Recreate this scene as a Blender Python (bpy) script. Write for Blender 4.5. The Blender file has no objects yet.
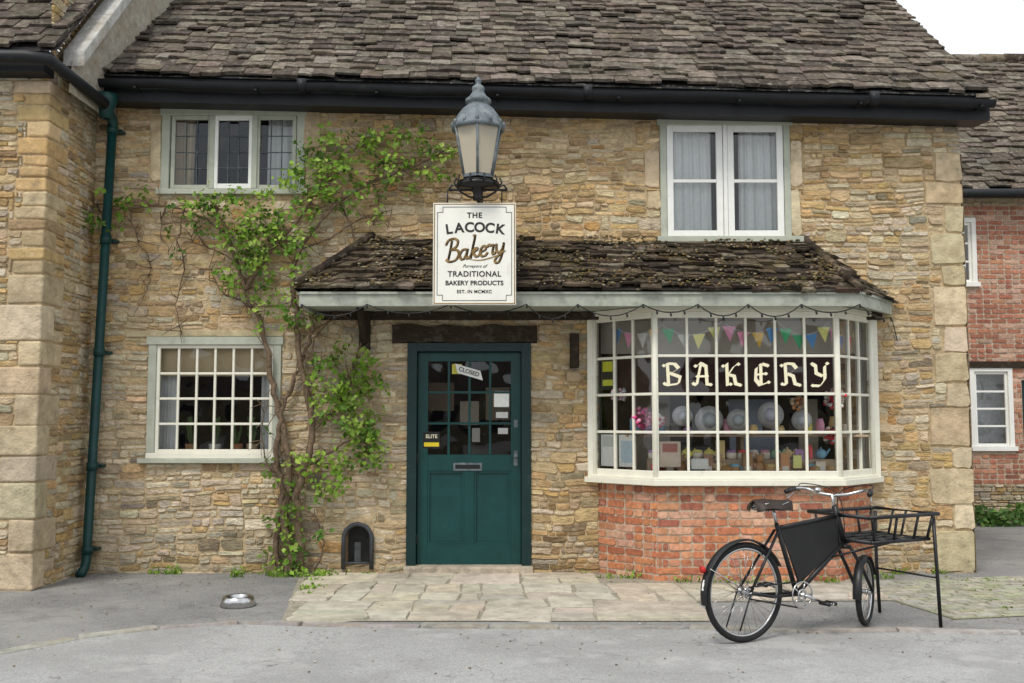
import bpy, math, random
from mathutils import Vector, noise
rng = random.Random(7)
PI = math.pi
# ------------------------------------------------------------------ camera survey helpers
PITCH = math.radians(4.5); CAMY = -10.0; CAMZ = 1.5; FPX = 1000.0
cp, sp = math.cos(PITCH), math.sin(PITCH)
def F(px, py, y=0.0):
    u = (px-512)/FPX; v = (341.5-py)/FPX
    t = (y-CAMY)/(cp - v*sp)
    return (u*t, CAMZ+(sp+v*cp)*t)
def G(px, py, z=0.0):
    u = (px-512)/FPX; v = (341.5-py)/FPX
    t = (z-CAMZ)/(sp+v*cp)
    return (u*t, CAMY+(cp-v*sp)*t)
def R(px0, py0, px1, py1, y=0.0):
    a = F(px0, (py0+py1)/2, y)[0]; b = F(px1, (py0+py1)/2, y)[0]
    m = (px0+px1)/2
    return a, b, F(m, py1, y)[1], F(m, py0, y)[1]

# ------------------------------------------------------------------ mesh builder
class MB:
    def __init__(s): s.v=[]; s.f=[]; s.m=[]; s.c=[]; s.s=[]
    def add(s, vs, fs, col=(1,1,1), mi=0, smooth=False):
        b=len(s.v); s.v.extend([tuple(p) for p in vs])
        for f in fs:
            s.f.append([b+i for i in f]); s.m.append(mi); s.c.append(col); s.s.append(smooth)
    def box(s, x0,x1,y0,y1,z0,z1, col=(1,1,1), mi=0):
        vs=[(x0,y0,z0),(x1,y0,z0),(x1,y1,z0),(x0,y1,z0),(x0,y0,z1),(x1,y0,z1),(x1,y1,z1),(x0,y1,z1)]
        s.add(vs,[(0,3,2,1),(4,5,6,7),(0,1,5,4),(1,2,6,5),(2,3,7,6),(3,0,4,7)],col,mi)
    def lbox(s, fr, s0,s1,o0,o1,z0,z1, col=(1,1,1), mi=0):
        def P(a,o,z): return L2W(fr,a,o,z)
        vs=[P(s0,o1,z0),P(s1,o1,z0),P(s1,o0,z0),P(s0,o0,z0),P(s0,o1,z1),P(s1,o1,z1),P(s1,o0,z1),P(s0,o0,z1)]
        s.add(vs,[(0,3,2,1),(4,5,6,7),(0,1,5,4),(1,2,6,5),(2,3,7,6),(3,0,4,7)],col,mi)
    def tube(s, pts, r, n=8, col=(1,1,1), mi=0, closed=False, caps=True):
        pts=[Vector(p) for p in pts]; N=len(pts)
        if not hasattr(r,'__len__'): r=[r]*N
        vs=[]; prev=None
        for i,p in enumerate(pts):
            if closed: t=pts[(i+1)%N]-pts[i-1]
            else: t=pts[min(i+1,N-1)]-pts[max(i-1,0)]
            if t.length<1e-9: t=Vector((0,0,1))
            t.normalize()
            if prev is None:
                ref=Vector((0,0,1)) if abs(t.z)<.9 else Vector((1,0,0))
                a=t.cross(ref).normalized()
            else:
                a=(prev-t*prev.dot(t))
                a = a.normalized() if a.length>1e-6 else t.orthogonal().normalized()
            prev=a; b=t.cross(a)
            for k in range(n):
                th=2*PI*k/n
                vs.append(p+a*math.cos(th)*r[i]+b*math.sin(th)*r[i])
        fs=[]
        M=N if closed else N-1
        for i in range(M):
            j=(i+1)%N
            for k in range(n):
                l=(k+1)%n
                fs.append((i*n+k,i*n+l,j*n+l,j*n+k))
        if caps and not closed:
            fs.append(tuple(range(n-1,-1,-1))); fs.append(tuple((N-1)*n+k for k in range(n)))
        s.add(vs,fs,col,mi,True)
    def lathe(s, prof, c, n=16, col=(1,1,1), mi=0, smooth=True, rot=0, sx=1, sy=1):
        vs=[];fs=[]
        for (r,z) in prof:
            for k in range(n):
                th=2*PI*k/n+rot
                vs.append((c[0]+r*math.cos(th)*sx,c[1]+r*math.sin(th)*sy,c[2]+z))
        for i in range(len(prof)-1):
            for k in range(n):
                l=(k+1)%n; fs.append((i*n+k,i*n+l,(i+1)*n+l,(i+1)*n+k))
        s.add(vs,fs,col,mi,smooth)
    def ball(s,c,rx,ry,rz,col=(1,1,1),mi=0,n=10,m=6):
        prof=[(math.sin(PI*i/m)+1e-4,-math.cos(PI*i/m)*rz) for i in range(m+1)]
        s.lathe([(p[0]*rx,p[1]) for p in prof],c,n,col,mi,True,0,1,ry/rx)
    def build(s,name,mats,parent=None,bevel=0,segs=1):
        me=bpy.data.meshes.new(name); me.from_pydata(s.v,[],s.f)
        for m in mats: me.materials.append(m)
        me.polygons.foreach_set('material_index',s.m)
        me.polygons.foreach_set('use_smooth',s.s)
        at=me.color_attributes.new('Col','FLOAT_COLOR','CORNER')
        buf=[]
        for f,c in zip(s.f,s.c):
            buf.extend([c[0],c[1],c[2],1.0]*len(f))
        at.data.foreach_set('color',buf)
        me.update()
        o=bpy.data.objects.new(name,me); bpy.context.scene.collection.objects.link(o)
        if parent: o.parent=parent
        if bevel:
            b=o.modifiers.new('Bevel','BEVEL'); b.width=bevel; b.segments=segs; b.limit_method='ANGLE'; b.angle_limit=math.radians(40)
        return o
def L2W(fr,a,o,z):
    ox,oy,dx,dy=fr
    return (ox+dx*a+dy*o, oy+dy*a-dx*o, z)
def empty(name,loc=(0,0,0)):
    e=bpy.data.objects.new(name,None); bpy.context.scene.collection.objects.link(e); return e

# ------------------------------------------------------------------ materials
def newmat(name):
    m=bpy.data.materials.new(name); m.use_nodes=True; nt=m.node_tree; nt.nodes.clear()
    out=nt.nodes.new('ShaderNodeOutputMaterial'); return m,nt,out
def N(nt,t,**k):
    n=nt.nodes.new(t)
    for a,b in k.items(): setattr(n,a,b)
    return n
def noise_tex(nt,co,scale,detail=2,rough=.6,dist=0):
    n=N(nt,'ShaderNodeTexNoise'); n.inputs['Scale'].default_value=scale; n.inputs['Detail'].default_value=detail
    n.inputs['Roughness'].default_value=rough; n.inputs['Distortion'].default_value=dist
    nt.links.new(co,n.inputs['Vector']); return n.outputs['Fac']
def mapr(nt,val,a,b,c,d):
    n=N(nt,'ShaderNodeMapRange'); nt.links.new(val,n.inputs[0])
    for i,x in enumerate((a,b,c,d)): n.inputs[i+1].default_value=x
    return n.outputs[0]
def mixc(nt,fac,a,b,mode='MIX'):
    n=N(nt,'ShaderNodeMix',data_type='RGBA',blend_type=mode)
    if isinstance(fac,float): n.inputs[0].default_value=fac
    else: nt.links.new(fac,n.inputs[0])
    for i,x in ((6,a),(7,b)):
        if isinstance(x,tuple): n.inputs[i].default_value=(x[0],x[1],x[2],1)
        else: nt.links.new(x,n.inputs[i])
    return n.outputs[2]
def surf(name,color=None,rough=.8,scale=20,var=.25,bump=.3,bscale=None,bdist=.01,spots=(),metal=0,big=0.0,spec=.3,coat=0,grain=None,crack=None):
    """color None -> attribute 'Col'. spots: list of (color,scale,lo,hi,strength)"""
    m,nt,out=newmat(name)
    p=N(nt,'ShaderNodeBsdfPrincipled'); nt.links.new(p.outputs[0],out.inputs[0])
    tc=N(nt,'ShaderNodeTexCoord'); co=tc.outputs['Object']
    if color is None:
        a=N(nt,'ShaderNodeAttribute',attribute_name='Col'); base=a.outputs['Color']
    else:
        r=N(nt,'ShaderNodeRGB'); r.outputs[0].default_value=(*color,1); base=r.outputs[0]
    if grain:
        mp=N(nt,'ShaderNodeMapping'); mp.inputs['Scale'].default_value=grain; nt.links.new(co,mp.inputs[0]); gco=mp.outputs[0]
    else: gco=co
    f=noise_tex(nt,gco,scale,3); g=mapr(nt,f,.25,.75,1-var,1+var)
    vm=N(nt,'ShaderNodeVectorMath',operation='SCALE'); nt.links.new(base,vm.inputs[0]); nt.links.new(g,vm.inputs['Scale']); c=vm.outputs[0]
    if big:
        f2=noise_tex(nt,co,.7,2); g2=mapr(nt,f2,.3,.7,1-big,1+big)
        vm=N(nt,'ShaderNodeVectorMath',operation='SCALE'); nt.links.new(c,vm.inputs[0]); nt.links.new(g2,vm.inputs['Scale']); c=vm.outputs[0]
    for i,(sc,ss,lo,hi,st) in enumerate(spots):
        mp=N(nt,'ShaderNodeMapping'); mp.inputs['Location'].default_value=(i*7.3+1,i*3.1,i*1.7); nt.links.new(co,mp.inputs[0])
        sf=noise_tex(nt,mp.outputs[0],ss,4 if ss<8 else 3,.7); sm=mapr(nt,sf,lo,hi,0,st)
        c=mixc(nt,sm,c,sc)
    if crack:
        cs_,cw_,cst=crack
        cn=noise_tex(nt,co,cs_,4,.6); ab=N(nt,'ShaderNodeMath',operation='SUBTRACT'); nt.links.new(cn,ab.inputs[0]); ab.inputs[1].default_value=.5
        aa=N(nt,'ShaderNodeMath',operation='ABSOLUTE'); nt.links.new(ab.outputs[0],aa.inputs[0])
        c=mixc(nt,mapr(nt,aa.outputs[0],0,cw_,cst,0),c,(.06,.055,.05))
    nt.links.new(c,p.inputs['Base Color'])
    p.inputs['Roughness'].default_value=rough; p.inputs['Metallic'].default_value=metal
    p.inputs['Specular IOR Level'].default_value=spec
    if bump:
        b1=noise_tex(nt,gco,bscale or scale*2,3,.7)
        bn=N(nt,'ShaderNodeBump'); bn.inputs['Strength'].default_value=bump; bn.inputs['Distance'].default_value=bdist
        nt.links.new(b1,bn.inputs['Height']); nt.links.new(bn.outputs[0],p.inputs['Normal'])
    return m
M={}
M['stone']=surf('rubble_stone',None,.95,13,.32,1,18,.028,[((.20,.155,.10),4,.57,.74,.5),((.62,.49,.30),2.2,.54,.68,.38),((.66,.58,.44),11,.62,.72,.4),((.11,.08,.055),34,.62,.72,.55)],big=.12,spec=.1,grain=(1,1,2.4))
M['ashlar']=surf('dressed_stone',None,.95,9,.26,.9,22,.018,[((.30,.22,.13),3.2,.5,.7,.6),((.20,.17,.12),9,.58,.72,.5),((.58,.52,.41),14,.6,.72,.4)],big=.14,spec=.1)
M['mortar']=surf('lime_mortar',(.50,.385,.235),1,25,.35,.9,40,.012,[((.22,.17,.11),5,.5,.68,.7)],spec=.05)
M['brick']=surf('brick',None,.95,25,.34,.8,50,.007,[((.52,.40,.30),10,.58,.74,.5),((.1,.05,.04),6,.6,.75,.5)],spec=.1,big=.15)
M['brickmortar']=surf('brick_mortar',(.46,.37,.28),1,30,.3,.6)
M['slate']=surf('stone_slate',None,.95,16,.5,1,26,.02,[((.36,.32,.26),15,.57,.67,.6),((.035,.03,.024),6,.52,.68,.7),((.12,.10,.045),3.5,.58,.72,.5)],big=.25,spec=.1)
M['slate2']=surf('mossy_slate',None,.95,16,.45,1,26,.02,[((.30,.26,.19),15,.58,.68,.6),((.025,.02,.015),5,.46,.62,.8),((.13,.10,.035),3.5,.56,.7,.5)],big=.2,spec=.1)
M['white']=surf('cream_paint',(.76,.74,.63),.5,8,.06,.15,60,.003,[((.45,.42,.33),12,.62,.75,.4)])
M['white2']=surf('white_paint',(.80,.80,.76),.5,8,.05,.12,60,.003,[((.5,.48,.42),14,.64,.75,.4)])
M['sage']=surf('sage_paint',(.42,.44,.36),.6,10,.12,.3,60,.004,[((.25,.25,.2),12,.6,.75,.5)])
M['fascia']=surf('grey_green_fascia',(.36,.38,.32),.6,10,.2,.3,60,.004,[((.16,.16,.12),7,.54,.7,.6)])
M['green']=surf('teal_door_paint',(.004,.050,.048),.35,6,.2,.2,50,.002,[((.03,.09,.08),20,.6,.75,.45)],spec=.4)
M['dgreen']=surf('dark_green_paint',(.003,.024,.024),.4,6,.2,.2,40,.003,[((.05,.07,.06),15,.6,.75,.4)],spec=.4)
M['black']=surf('black_iron',(.010,.010,.011),.4,15,.2,.2,60,.002,[((.05,.04,.03),22,.62,.75,.4)],spec=.4)
M['gutter']=surf('black_gutter',(.009,.010,.012),.5,8,.3,.2,30,.003,[((.06,.06,.05),6,.6,.75,.4)],spec=.3)
M['pipegreen']=surf('green_iron_pipe',(.005,.042,.040),.45,8,.25,.25,40,.003,[((.04,.07,.06),10,.58,.75,.5)],spec=.35)
M['lead']=surf('weathered_lead',(.13,.155,.17),.55,14,.35,.4,40,.003,[((.30,.32,.32),10,.52,.68,.6)],metal=.2)
M['timber']=surf('weathered_timber',(.045,.034,.025),.9,14,.5,.9,20,.01,[((.13,.11,.09),8,.55,.7,.5)],grain=(1,6,10),spec=.1)
M['wood']=surf('brown_wood',(.24,.14,.07),.7,14,.3,.4,20,.004,grain=(1,6,8))
M['attr']=surf('painted_object',None,.6,30,.1,0)
M['gold']=surf('gold_letter',(.30,.19,.07),.5,20,.2,0)
M['ink']=surf('black_letter',(.03,.028,.025),.6,20,.1,0)
M['letter']=surf('cream_letter',(.85,.78,.56),.6,20,.05,0)
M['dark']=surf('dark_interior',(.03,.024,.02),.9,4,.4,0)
M['plaster']=surf('interior_plaster',(.6,.56,.48),.9,4,.1,0)
M['cloth']=surf('curtain_cloth',(.74,.76,.76),.9,30,.06,0)
M['blind']=surf('blind_cloth',(.62,.50,.32),.9,30,.06,0)
M['chrome']=surf('worn_chrome',(.55,.55,.55),.25,30,.1,0,metal=1)
M['rubber']=surf('tyre_rubber',(.018,.018,.018),.8,60,.2,.4,100,.002)
M['leather']=surf('saddle_leather',(.03,.018,.012),.5,30,.3,.3,80,.002)
M['bark']=surf('vine_bark',(.17,.12,.08),.95,30,.4,1,40,.01,[((.3,.27,.2),20,.58,.7,.5)],spec=.1)
# leaf
m,nt,out=newmat('leaf'); a=N(nt,'ShaderNodeAttribute',attribute_name='Col')
p=N(nt,'ShaderNodeBsdfPrincipled'); p.inputs['Roughness'].default_value=.5; p.inputs['Specular IOR Level'].default_value=.25
nt.links.new(a.outputs['Color'],p.inputs['Base Color'])
tr=N(nt,'ShaderNodeBsdfTranslucent'); nt.links.new(a.outputs['Color'],tr.inputs[0])
mx=N(nt,'ShaderNodeMixShader'); mx.inputs[0].default_value=.3
nt.links.new(p.outputs[0],mx.inputs[1]); nt.links.new(tr.outputs[0],mx.inputs[2]); nt.links.new(mx.outputs[0],out.inputs[0]); M['leaf']=m
def glassmat(name,refl=1.0,tint=(.86,.9,.88)):
    m,nt,out=newmat(name)
    t=N(nt,'ShaderNodeBsdfTransparent'); t.inputs[0].default_value=(*tint,1)
    g=N(nt,'ShaderNodeBsdfGlossy'); g.inputs['Roughness'].default_value=.02; g.inputs[0].default_value=(1,1,1,1)
    fr=N(nt,'ShaderNodeFresnel'); fr.inputs[0].default_value=1.5
    mm=N(nt,'ShaderNodeMath',operation='MULTIPLY'); mm.inputs[1].default_value=refl; nt.links.new(fr.outputs[0],mm.inputs[0]); mm.use_clamp=True
    tc=N(nt,'ShaderNodeTexCoord'); nn=noise_tex(nt,tc.outputs['Object'],2.6,1,.5)
    b=N(nt,'ShaderNodeBump'); b.inputs['Strength'].default_value=.5; b.inputs['Distance'].default_value=.02
    nt.links.new(nn,b.inputs['Height']); nt.links.new(b.outputs[0],g.inputs['Normal'])
    mx=N(nt,'ShaderNodeMixShader'); nt.links.new(mm.outputs[0],mx.inputs[0]); nt.links.new(t.outputs[0],mx.inputs[1]); nt.links.new(g.outputs[0],mx.inputs[2])
    nt.links.new(mx.outputs[0],out.inputs[0]); return m
M['glass']=glassmat('window_glass',1.35,(.97,.98,.97))
m,nt,out=newmat('lantern_glass'); p=N(nt,'ShaderNodeBsdfPrincipled'); p.inputs['Base Color'].default_value=(.60,.54,.41,1); p.inputs['Roughness'].default_value=.2
p.inputs['Alpha'].default_value=.68
nt.links.new(p.outputs[0],out.inputs[0]); M['lglass']=m

# ------------------------------------------------------------------ masonry generators
GOLD=[(.58,.43,.24),(.53,.375,.19),(.48,.33,.165),(.55,.445,.295),(.43,.325,.20),(.62,.495,.32),(.50,.335,.15),(.37,.26,.145),(.60,.47,.285),(.56,.38,.18)]
CREAM=[(.61,.515,.365),(.56,.475,.335),(.51,.44,.32),(.47,.41,.315),(.64,.55,.40),(.43,.35,.235),(.53,.43,.28)]
def jc(c,k=.12):
    g=1+rng.uniform(-k,k); return tuple(max(0,x*g*(1+rng.uniform(-.04,.04))) for x in c)
def stone(mb,mp,s0,s1,h0,h1,o,col,jit=.006,ins=.007,back=-.004):
    w=s1-s0; h=h1-h0
    if w<.012 or h<.01: return
    j=min(jit,w*.12,h*.12); ins=min(ins,w*.15,h*.15); c=min(.018,w*.12,h*.2)
    r=lambda k=1:rng.uniform(-j,j)*k
    ring=[(s0+c,h0),(( s0+s1)/2,h0),(s1-c,h0),(s1,h0+c),(s1,h1-c),(s1-c,h1),((s0+s1)/2,h1),(s0+c,h1),(s0,h1-c),(s0,h0+c)]
    ring=[(a+r(),b+r()) for a,b in ring]
    cx,cz=(s0+s1)/2,(h0+h1)/2
    n=len(ring); vs=[mp(a,b,back) for a,b in ring]
    tl=rng.uniform(-.5,.5)*o; tv=rng.uniform(-.5,.5)*o
    for a,b in ring:
        da=(a-cx)/w; db=(b-cz)/h
        vs.append(mp(a-math.copysign(ins,a-cx) if abs(a-cx)>ins else a,b-math.copysign(ins,b-cz),o+tl*da+tv*db))
    vs.append(mp(cx+r(2),cz+r(2),o+abs(rng.uniform(.0,.25)*o)))
    fs=[(i,(i+1)%n,n+(i+1)%n,n+i) for i in range(n)]+[(n+i,n+(i+1)%n,2*n) for i in range(n)]
    mb.add(vs,fs,col,0)
def sub1(iv,a,b):
    out=[]
    for (x,y) in iv:
        if b<=x or a>=y: out.append((x,y)); continue
        if a>x: out.append((x,a))
        if b<y: out.append((b,y))
    return out
def courses(mb,mp,S0,S1,H0,H1,ops,colf,rowh=(.12,.30),w=(.35,.9),o=(.005,.022),gap=.008,jit=.009,ins=.007,hs=(.065,.15),ws=(.13,.46)):
    def fill(a,b,c,d,lim):
        hh,ww=d-c,b-a
        if hh>lim[0] and hh>.07:
            m_=c+hh*rng.uniform(.34,.66); fill(a,b,c,m_,(rng.uniform(*hs),rng.uniform(*ws))); fill(a,b,m_,d,(rng.uniform(*hs),rng.uniform(*ws))); return
        if ww>lim[1]*(.6+hh*4.0):
            m_=a+ww*rng.uniform(.3,.7); fill(a,m_,c,d,(rng.uniform(*hs)*1.15,rng.uniform(*ws))); fill(m_,b,c,d,(rng.uniform(*hs)*1.15,rng.uniform(*ws))); return
        g=gap/2*rng.uniform(.6,1.5)
        stone(mb,mp,a+g,b-g,c+g,d-g,rng.uniform(*o),colf(a,c),jit,ins)
    h=H0
    while h<H1-.01:
        hh=min(h+rng.uniform(*rowh),H1)
        if H1-hh<.03: hh=H1
        loc=[q for q in ops if q[2]<hh and q[3]>h]
        bps=sorted(set([S0,S1]+[min(max(q[0],S0),S1) for q in loc]+[min(max(q[1],S0),S1) for q in loc]))
        for a,b in zip(bps[:-1],bps[1:]):
            if b-a<.01: continue
            iv=[(h,hh)]
            for q in loc:
                if q[0]<(a+b)/2<q[1]: iv=sub1(iv,q[2],q[3])
            for z0,z1 in iv:
                if z1-z0<.015: continue
                s=a
                while s<b-.001:
                    e=s+rng.uniform(*w)
                    if b-e<w[0]*.6: e=b
                    fill(s,e,z0,z1,(rng.uniform(*hs),rng.uniform(*ws)))
                    s=e
        h=hh
def bricks(mb,mp,S0,S1,H0,H1,ops,colf,bw=.225,bh=.075,o=.012,gap=.010,off=0):
    h=H0;i=off
    while h<H1-.02:
        hh=min(h+bh,H1); s=S0-(bw/2 if i%2 else 0)
        while s<S1:
            a=max(s,S0); b=min(s+bw,S1)
            ok=b-a>.03
            for q in ops:
                if q[0]<b and q[1]>a and q[2]<hh and q[3]>h:
                    if q[0]>a+.03: b=min(b,q[0])
                    elif q[1]<b-.03: a=max(a,q[1])
                    else: ok=False
            if ok:
                if rng.random()<.32:
                    m_=(a+b)/2
                    stone(mb,mp,a+gap/2,m_-gap/2,h+gap/2,hh-gap/2,o*rng.uniform(.5,1.3),colf(),.004,.004)
                    stone(mb,mp,m_+gap/2,b-gap/2,h+gap/2,hh-gap/2,o*rng.uniform(.5,1.3),colf(),.004,.004)
                else: stone(mb,mp,a+gap/2,b-gap/2,h+gap/2,hh-gap/2,o*rng.uniform(.5,1.3),colf(),.004,.004)
            s+=bw
        h=hh;i+=1
def backing(mb,mp,S0,S1,H0,H1,ops,mi=0,o=0,col=(1,1,1)):
    xs=sorted(set([S0,S1]+[min(max(v,S0),S1) for q in ops for v in q[:2]]))
    zs=sorted(set([H0,H1]+[min(max(v,H0),H1) for q in ops for v in q[2:4]]))
    for a,b in zip(xs[:-1],xs[1:]):
        for c,d in zip(zs[:-1],zs[1:]):
            if b-a<1e-5 or d-c<1e-5: continue
            mx_,mz=(a+b)/2,(c+d)/2
            if any(q[0]<mx_<q[1] and q[2]<mz<q[3] for q in ops): continue
            mb.add([mp(a,c,o),mp(b,c,o),mp(b,d,o),mp(a,d,o)],[(0,1,2,3)],col,mi)
def slates(mb,e0,e1,t0,t1,rows,w=(.14,.34),th=.018,lift=.022,colf=None,over=.75,ragged=.02):
    e0,e1,t0,t1=map(Vector,(e0,e1,t0,t1))
    Nn=(e1-e0).cross(((t0+t1)/2)-(e0+e1)/2).normalized()
    if Nn.z<0: Nn=-Nn
    for i in range(rows):
        a=i/rows; b=min(.999,(i+1+over)/rows)
        La,Ra=e0.lerp(t0,a),e1.lerp(t1,a); Lb,Rb=e0.lerp(t0,b),e1.lerp(t1,b)
        L=(Ra-La).length
        dn=((La+Ra)/2-(Lb+Rb)/2).normalized()
        u=-rng.uniform(0,w[0])
        while u<L:
            v=u+rng.uniform(*w); p0,p1=max(0,u)/L,min(L,v-.004)/L
            if p1>p0:
                j=lambda k:rng.uniform(-k,k)
                l0=lift+j(lift*.5); sl=j(ragged)
                sag=Nn*(.03*noise.noise(La.lerp(Ra,p0)*.6))+dn*(.03*noise.noise(La.lerp(Ra,p0)*1.1+Vector((5,5,5))))
                A=La.lerp(Ra,p0)+dn*(sl+j(ragged*.4))+Nn*(l0+j(.005))+sag; B=La.lerp(Ra,p1)+dn*(sl+j(ragged*.4))+Nn*(l0+j(.005))+sag
                C=Lb.lerp(Rb,p1)+sag; D=Lb.lerp(Rb,p0)+sag
                mid=(A+B)/2+dn*j(ragged*.5)+Nn*.003
                t=th*rng.uniform(.7,1.5)
                vs=[A,mid,B,C,D]; vs2=[q-Nn*t for q in vs]
                mb.add(vs+vs2,[(0,1,2,3,4),(0,5,6,1),(1,6,7,2),(2,7,8,3),(4,9,5,0)],colf(),0)
            u=v
# ------------------------------------------------------------------ window builder
def panes(gl,fr,s0,s1,z0,z1,o):
    d=[rng.uniform(-.003,.003) for _ in range(3)]
    gl.add([L2W(fr,s0,o+d[0],z0),L2W(fr,s1,o+d[1],z0),L2W(fr,s1,o+d[1]+d[2],z1),L2W(fr,s0,o+d[0]+d[2],z1)],[(0,1,2,3)])
def sash(fm,gl,fr,s0,s1,z0,z1,o,cols,rows,st=.045,bar=.018,mi=0,dep=.04,bmi=None):
    bmi=mi if bmi is None else bmi
    fm.lbox(fr,s0,s0+st,o-dep,o,z0,z1,mi=mi); fm.lbox(fr,s1-st,s1,o-dep,o,z0,z1,mi=mi)
    fm.lbox(fr,s0+st,s1-st,o-dep,o,z0,z0+st,mi=mi); fm.lbox(fr,s0+st,s1-st,o-dep,o,z1-st,z1,mi=mi)
    a0,a1,b0,b1=s0+st,s1-st,z0+st,z1-st
    cw=(a1-a0)/cols; rh=(b1-b0)/rows
    for i in range(1,cols): fm.lbox(fr,a0+cw*i-bar/2,a0+cw*i+bar/2,o-dep+.004,o-.006,b0,b1,mi=bmi)
    for k in range(1,rows): fm.lbox(fr,a0,a1,o-dep+.007,o-.009,b0+rh*k-bar/2,b0+rh*k+bar/2,mi=bmi)
    for i in range(cols):
        for k in range(rows): panes(gl,fr,a0+cw*i,a0+cw*(i+1),b0+rh*k,b0+rh*(k+1),o-dep*.6)
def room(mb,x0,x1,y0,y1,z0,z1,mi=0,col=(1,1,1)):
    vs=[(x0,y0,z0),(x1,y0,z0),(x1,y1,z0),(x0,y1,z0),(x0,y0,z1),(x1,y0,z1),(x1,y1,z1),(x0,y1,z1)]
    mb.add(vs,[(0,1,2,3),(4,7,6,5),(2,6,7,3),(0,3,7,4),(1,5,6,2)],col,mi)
FW=(0,0,1,0)   # facade local frame: s=x, out=-y

# ================================================================== BAKERY
bak=empty('stone_bakery')
WL,WR=-4.35,4.56; EZ=4.86
ul=R(163,110,304,193); ur=R(661,121,789,240); ll=R(148,338,281,463); dr=R(408,343,530,566)
A_=(.82,0.); B_=(1.35,-.55); C_=(3.08,-.55); D_=(3.58,0.)
bayop=(.86,3.54,.0,2.62)
lint=R(393,326,537,343)
bs=(R(345,527,371,570)[0],R(345,527,371,570)[1],.06,.50)
ops=[ul,ur,ll,dr,bayop,lint,bs]
ash=[]
z=0.0;i=0
qs=[.42,.26,.34,.22,.38,.25,.30,.27,.40,.22,.33,.28,.24,.3]
for q in qs:
    wq=[.40,.24][i%2]+rng.uniform(-.06,.06)
    ash.append((WR-wq,WR+.012,z,min(z+q,4.22))); z+=q;i+=1
    if z>4.2: break
nq=len(ash)
def J(px0,py0,px1,py1): ash.append(R(px0,py0,px1,py1))
J(789,141,803,187); J(789,189,801,236); J(645,150,661,188); J(646,190,661,210)
J(304,110,322,150); J(306,152,320,190); J(150,118,163,182)
J(125,330,285,338)
ops2=ops+ash
mbw=MB()
def mpF(s,h,o):
    wob=.05*noise.noise(Vector((s*.8,h*1.9,1.3)))+.024*noise.noise(Vector((s*3,h*4,5)))
    sx_=.03*noise.noise(Vector((s*1.5,h*3.2,11)))+.014*noise.noise(Vector((s*6,h*8,15)))
    e=1.0
    for q in ops:
        dx=max(q[0]-s,s-q[1],0); dz=max(q[2]-h,h-q[3],0); d=math.hypot(dx,dz)
        if d<.25: e=min(e,.25+d*3)
    bul=.02*noise.noise(Vector((s*.5,h*.6,9)))
    return (s+sx_*e,-o+bul*.5,h+wob*e)
def colF(s,h):
    n=noise.noise(Vector((s*.45,h*.6,3.3)))+.5*noise.noise(Vector((s*1.5,h*2.2,8)))
    warm=.62+n*1.2+(.2 if h>2.7 else -.15)
    pal=GOLD if rng.random()<warm else CREAM
    c=rng.choice(pal)
    if h<.35: c=tuple(x*.82 for x in c)
    r_=rng.random()
    if r_<.05: c=tuple(x*.6 for x in c)
    elif r_<.09: c=(c[0],c[1]*.86,c[2]*.72)
    return jc(c,.13)
courses(mbw,mpF,WL,WR,-.05,EZ,ops2,colF)
mbw.build('rubble_wall',[M['stone']],bak)
mbb=MB(); backing(mbb,lambda s,h,o:(s,-o-.003,h),WL,WR-.01,-.1,EZ,ops)
for q in (ul,ur,ll,dr,bs):
    x0,x1,z0,z1=q; d=.22
    mbb.add([(x0,0,z0),(x0,d,z0),(x0,d,z1),(x0,0,z1)],[(0,1,2,3)]); mbb.add([(x1,0,z0),(x1,d,z0),(x1,d,z1),(x1,0,z1)],[(0,1,2,3)])
    mbb.add([(x0,0,z0),(x1,0,z0),(x1,d,z0),(x0,d,z0)],[(0,1,2,3)]); mbb.add([(x0,0,z1),(x1,0,z1),(x1,d,z1),(x0,d,z1)],[(0,1,2,3)])
gx=WR-.01
mbb.add([(gx,0,-.1),(gx,7,-.1),(gx,7,4.86),(gx,3.4,7.7),(gx,0,4.86)],[(0,1,2,3,4)])
mbb.add([(WL,7,-.1),(gx,7,-.1),(gx,7,4.86),(WL,7,4.86)],[(0,1,2,3)])
mbb.build('wall_core',[M['mortar']],bak)
mba=MB()
for q in ash:
    c=jc(rng.choice([(.56,.46,.30),(.52,.42,.265),(.60,.50,.345),(.49,.385,.24)]),.10)
    g=.004
    stone(mba,lambda s,h,o:(s,-o,h),q[0]+g,q[1]-g,q[2]+g,q[3]-g,.022,c,.016,.010)
for k,q in enumerate(ash[:nq]):
    c=jc((.52,.44,.31),.08)
    stone(mba,lambda s,h,o:(gx+.02+o*.1,s,h),-.02,.28 if k%2 else .5,q[2]+.004,q[3]-.004,.03,c,.008,.01)
courses(mba,lambda s,h,o:(gx+o*.6,s,h),.3,6.9,-.05,4.8,[],lambda s,h:jc(rng.choice(GOLD)),rowh=(.2,.4),w=(.4,.9),hs=(.1,.2),ws=(.2,.5))
mba.build('dressed_stone_quoins',[M['ashlar']],bak)

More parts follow.
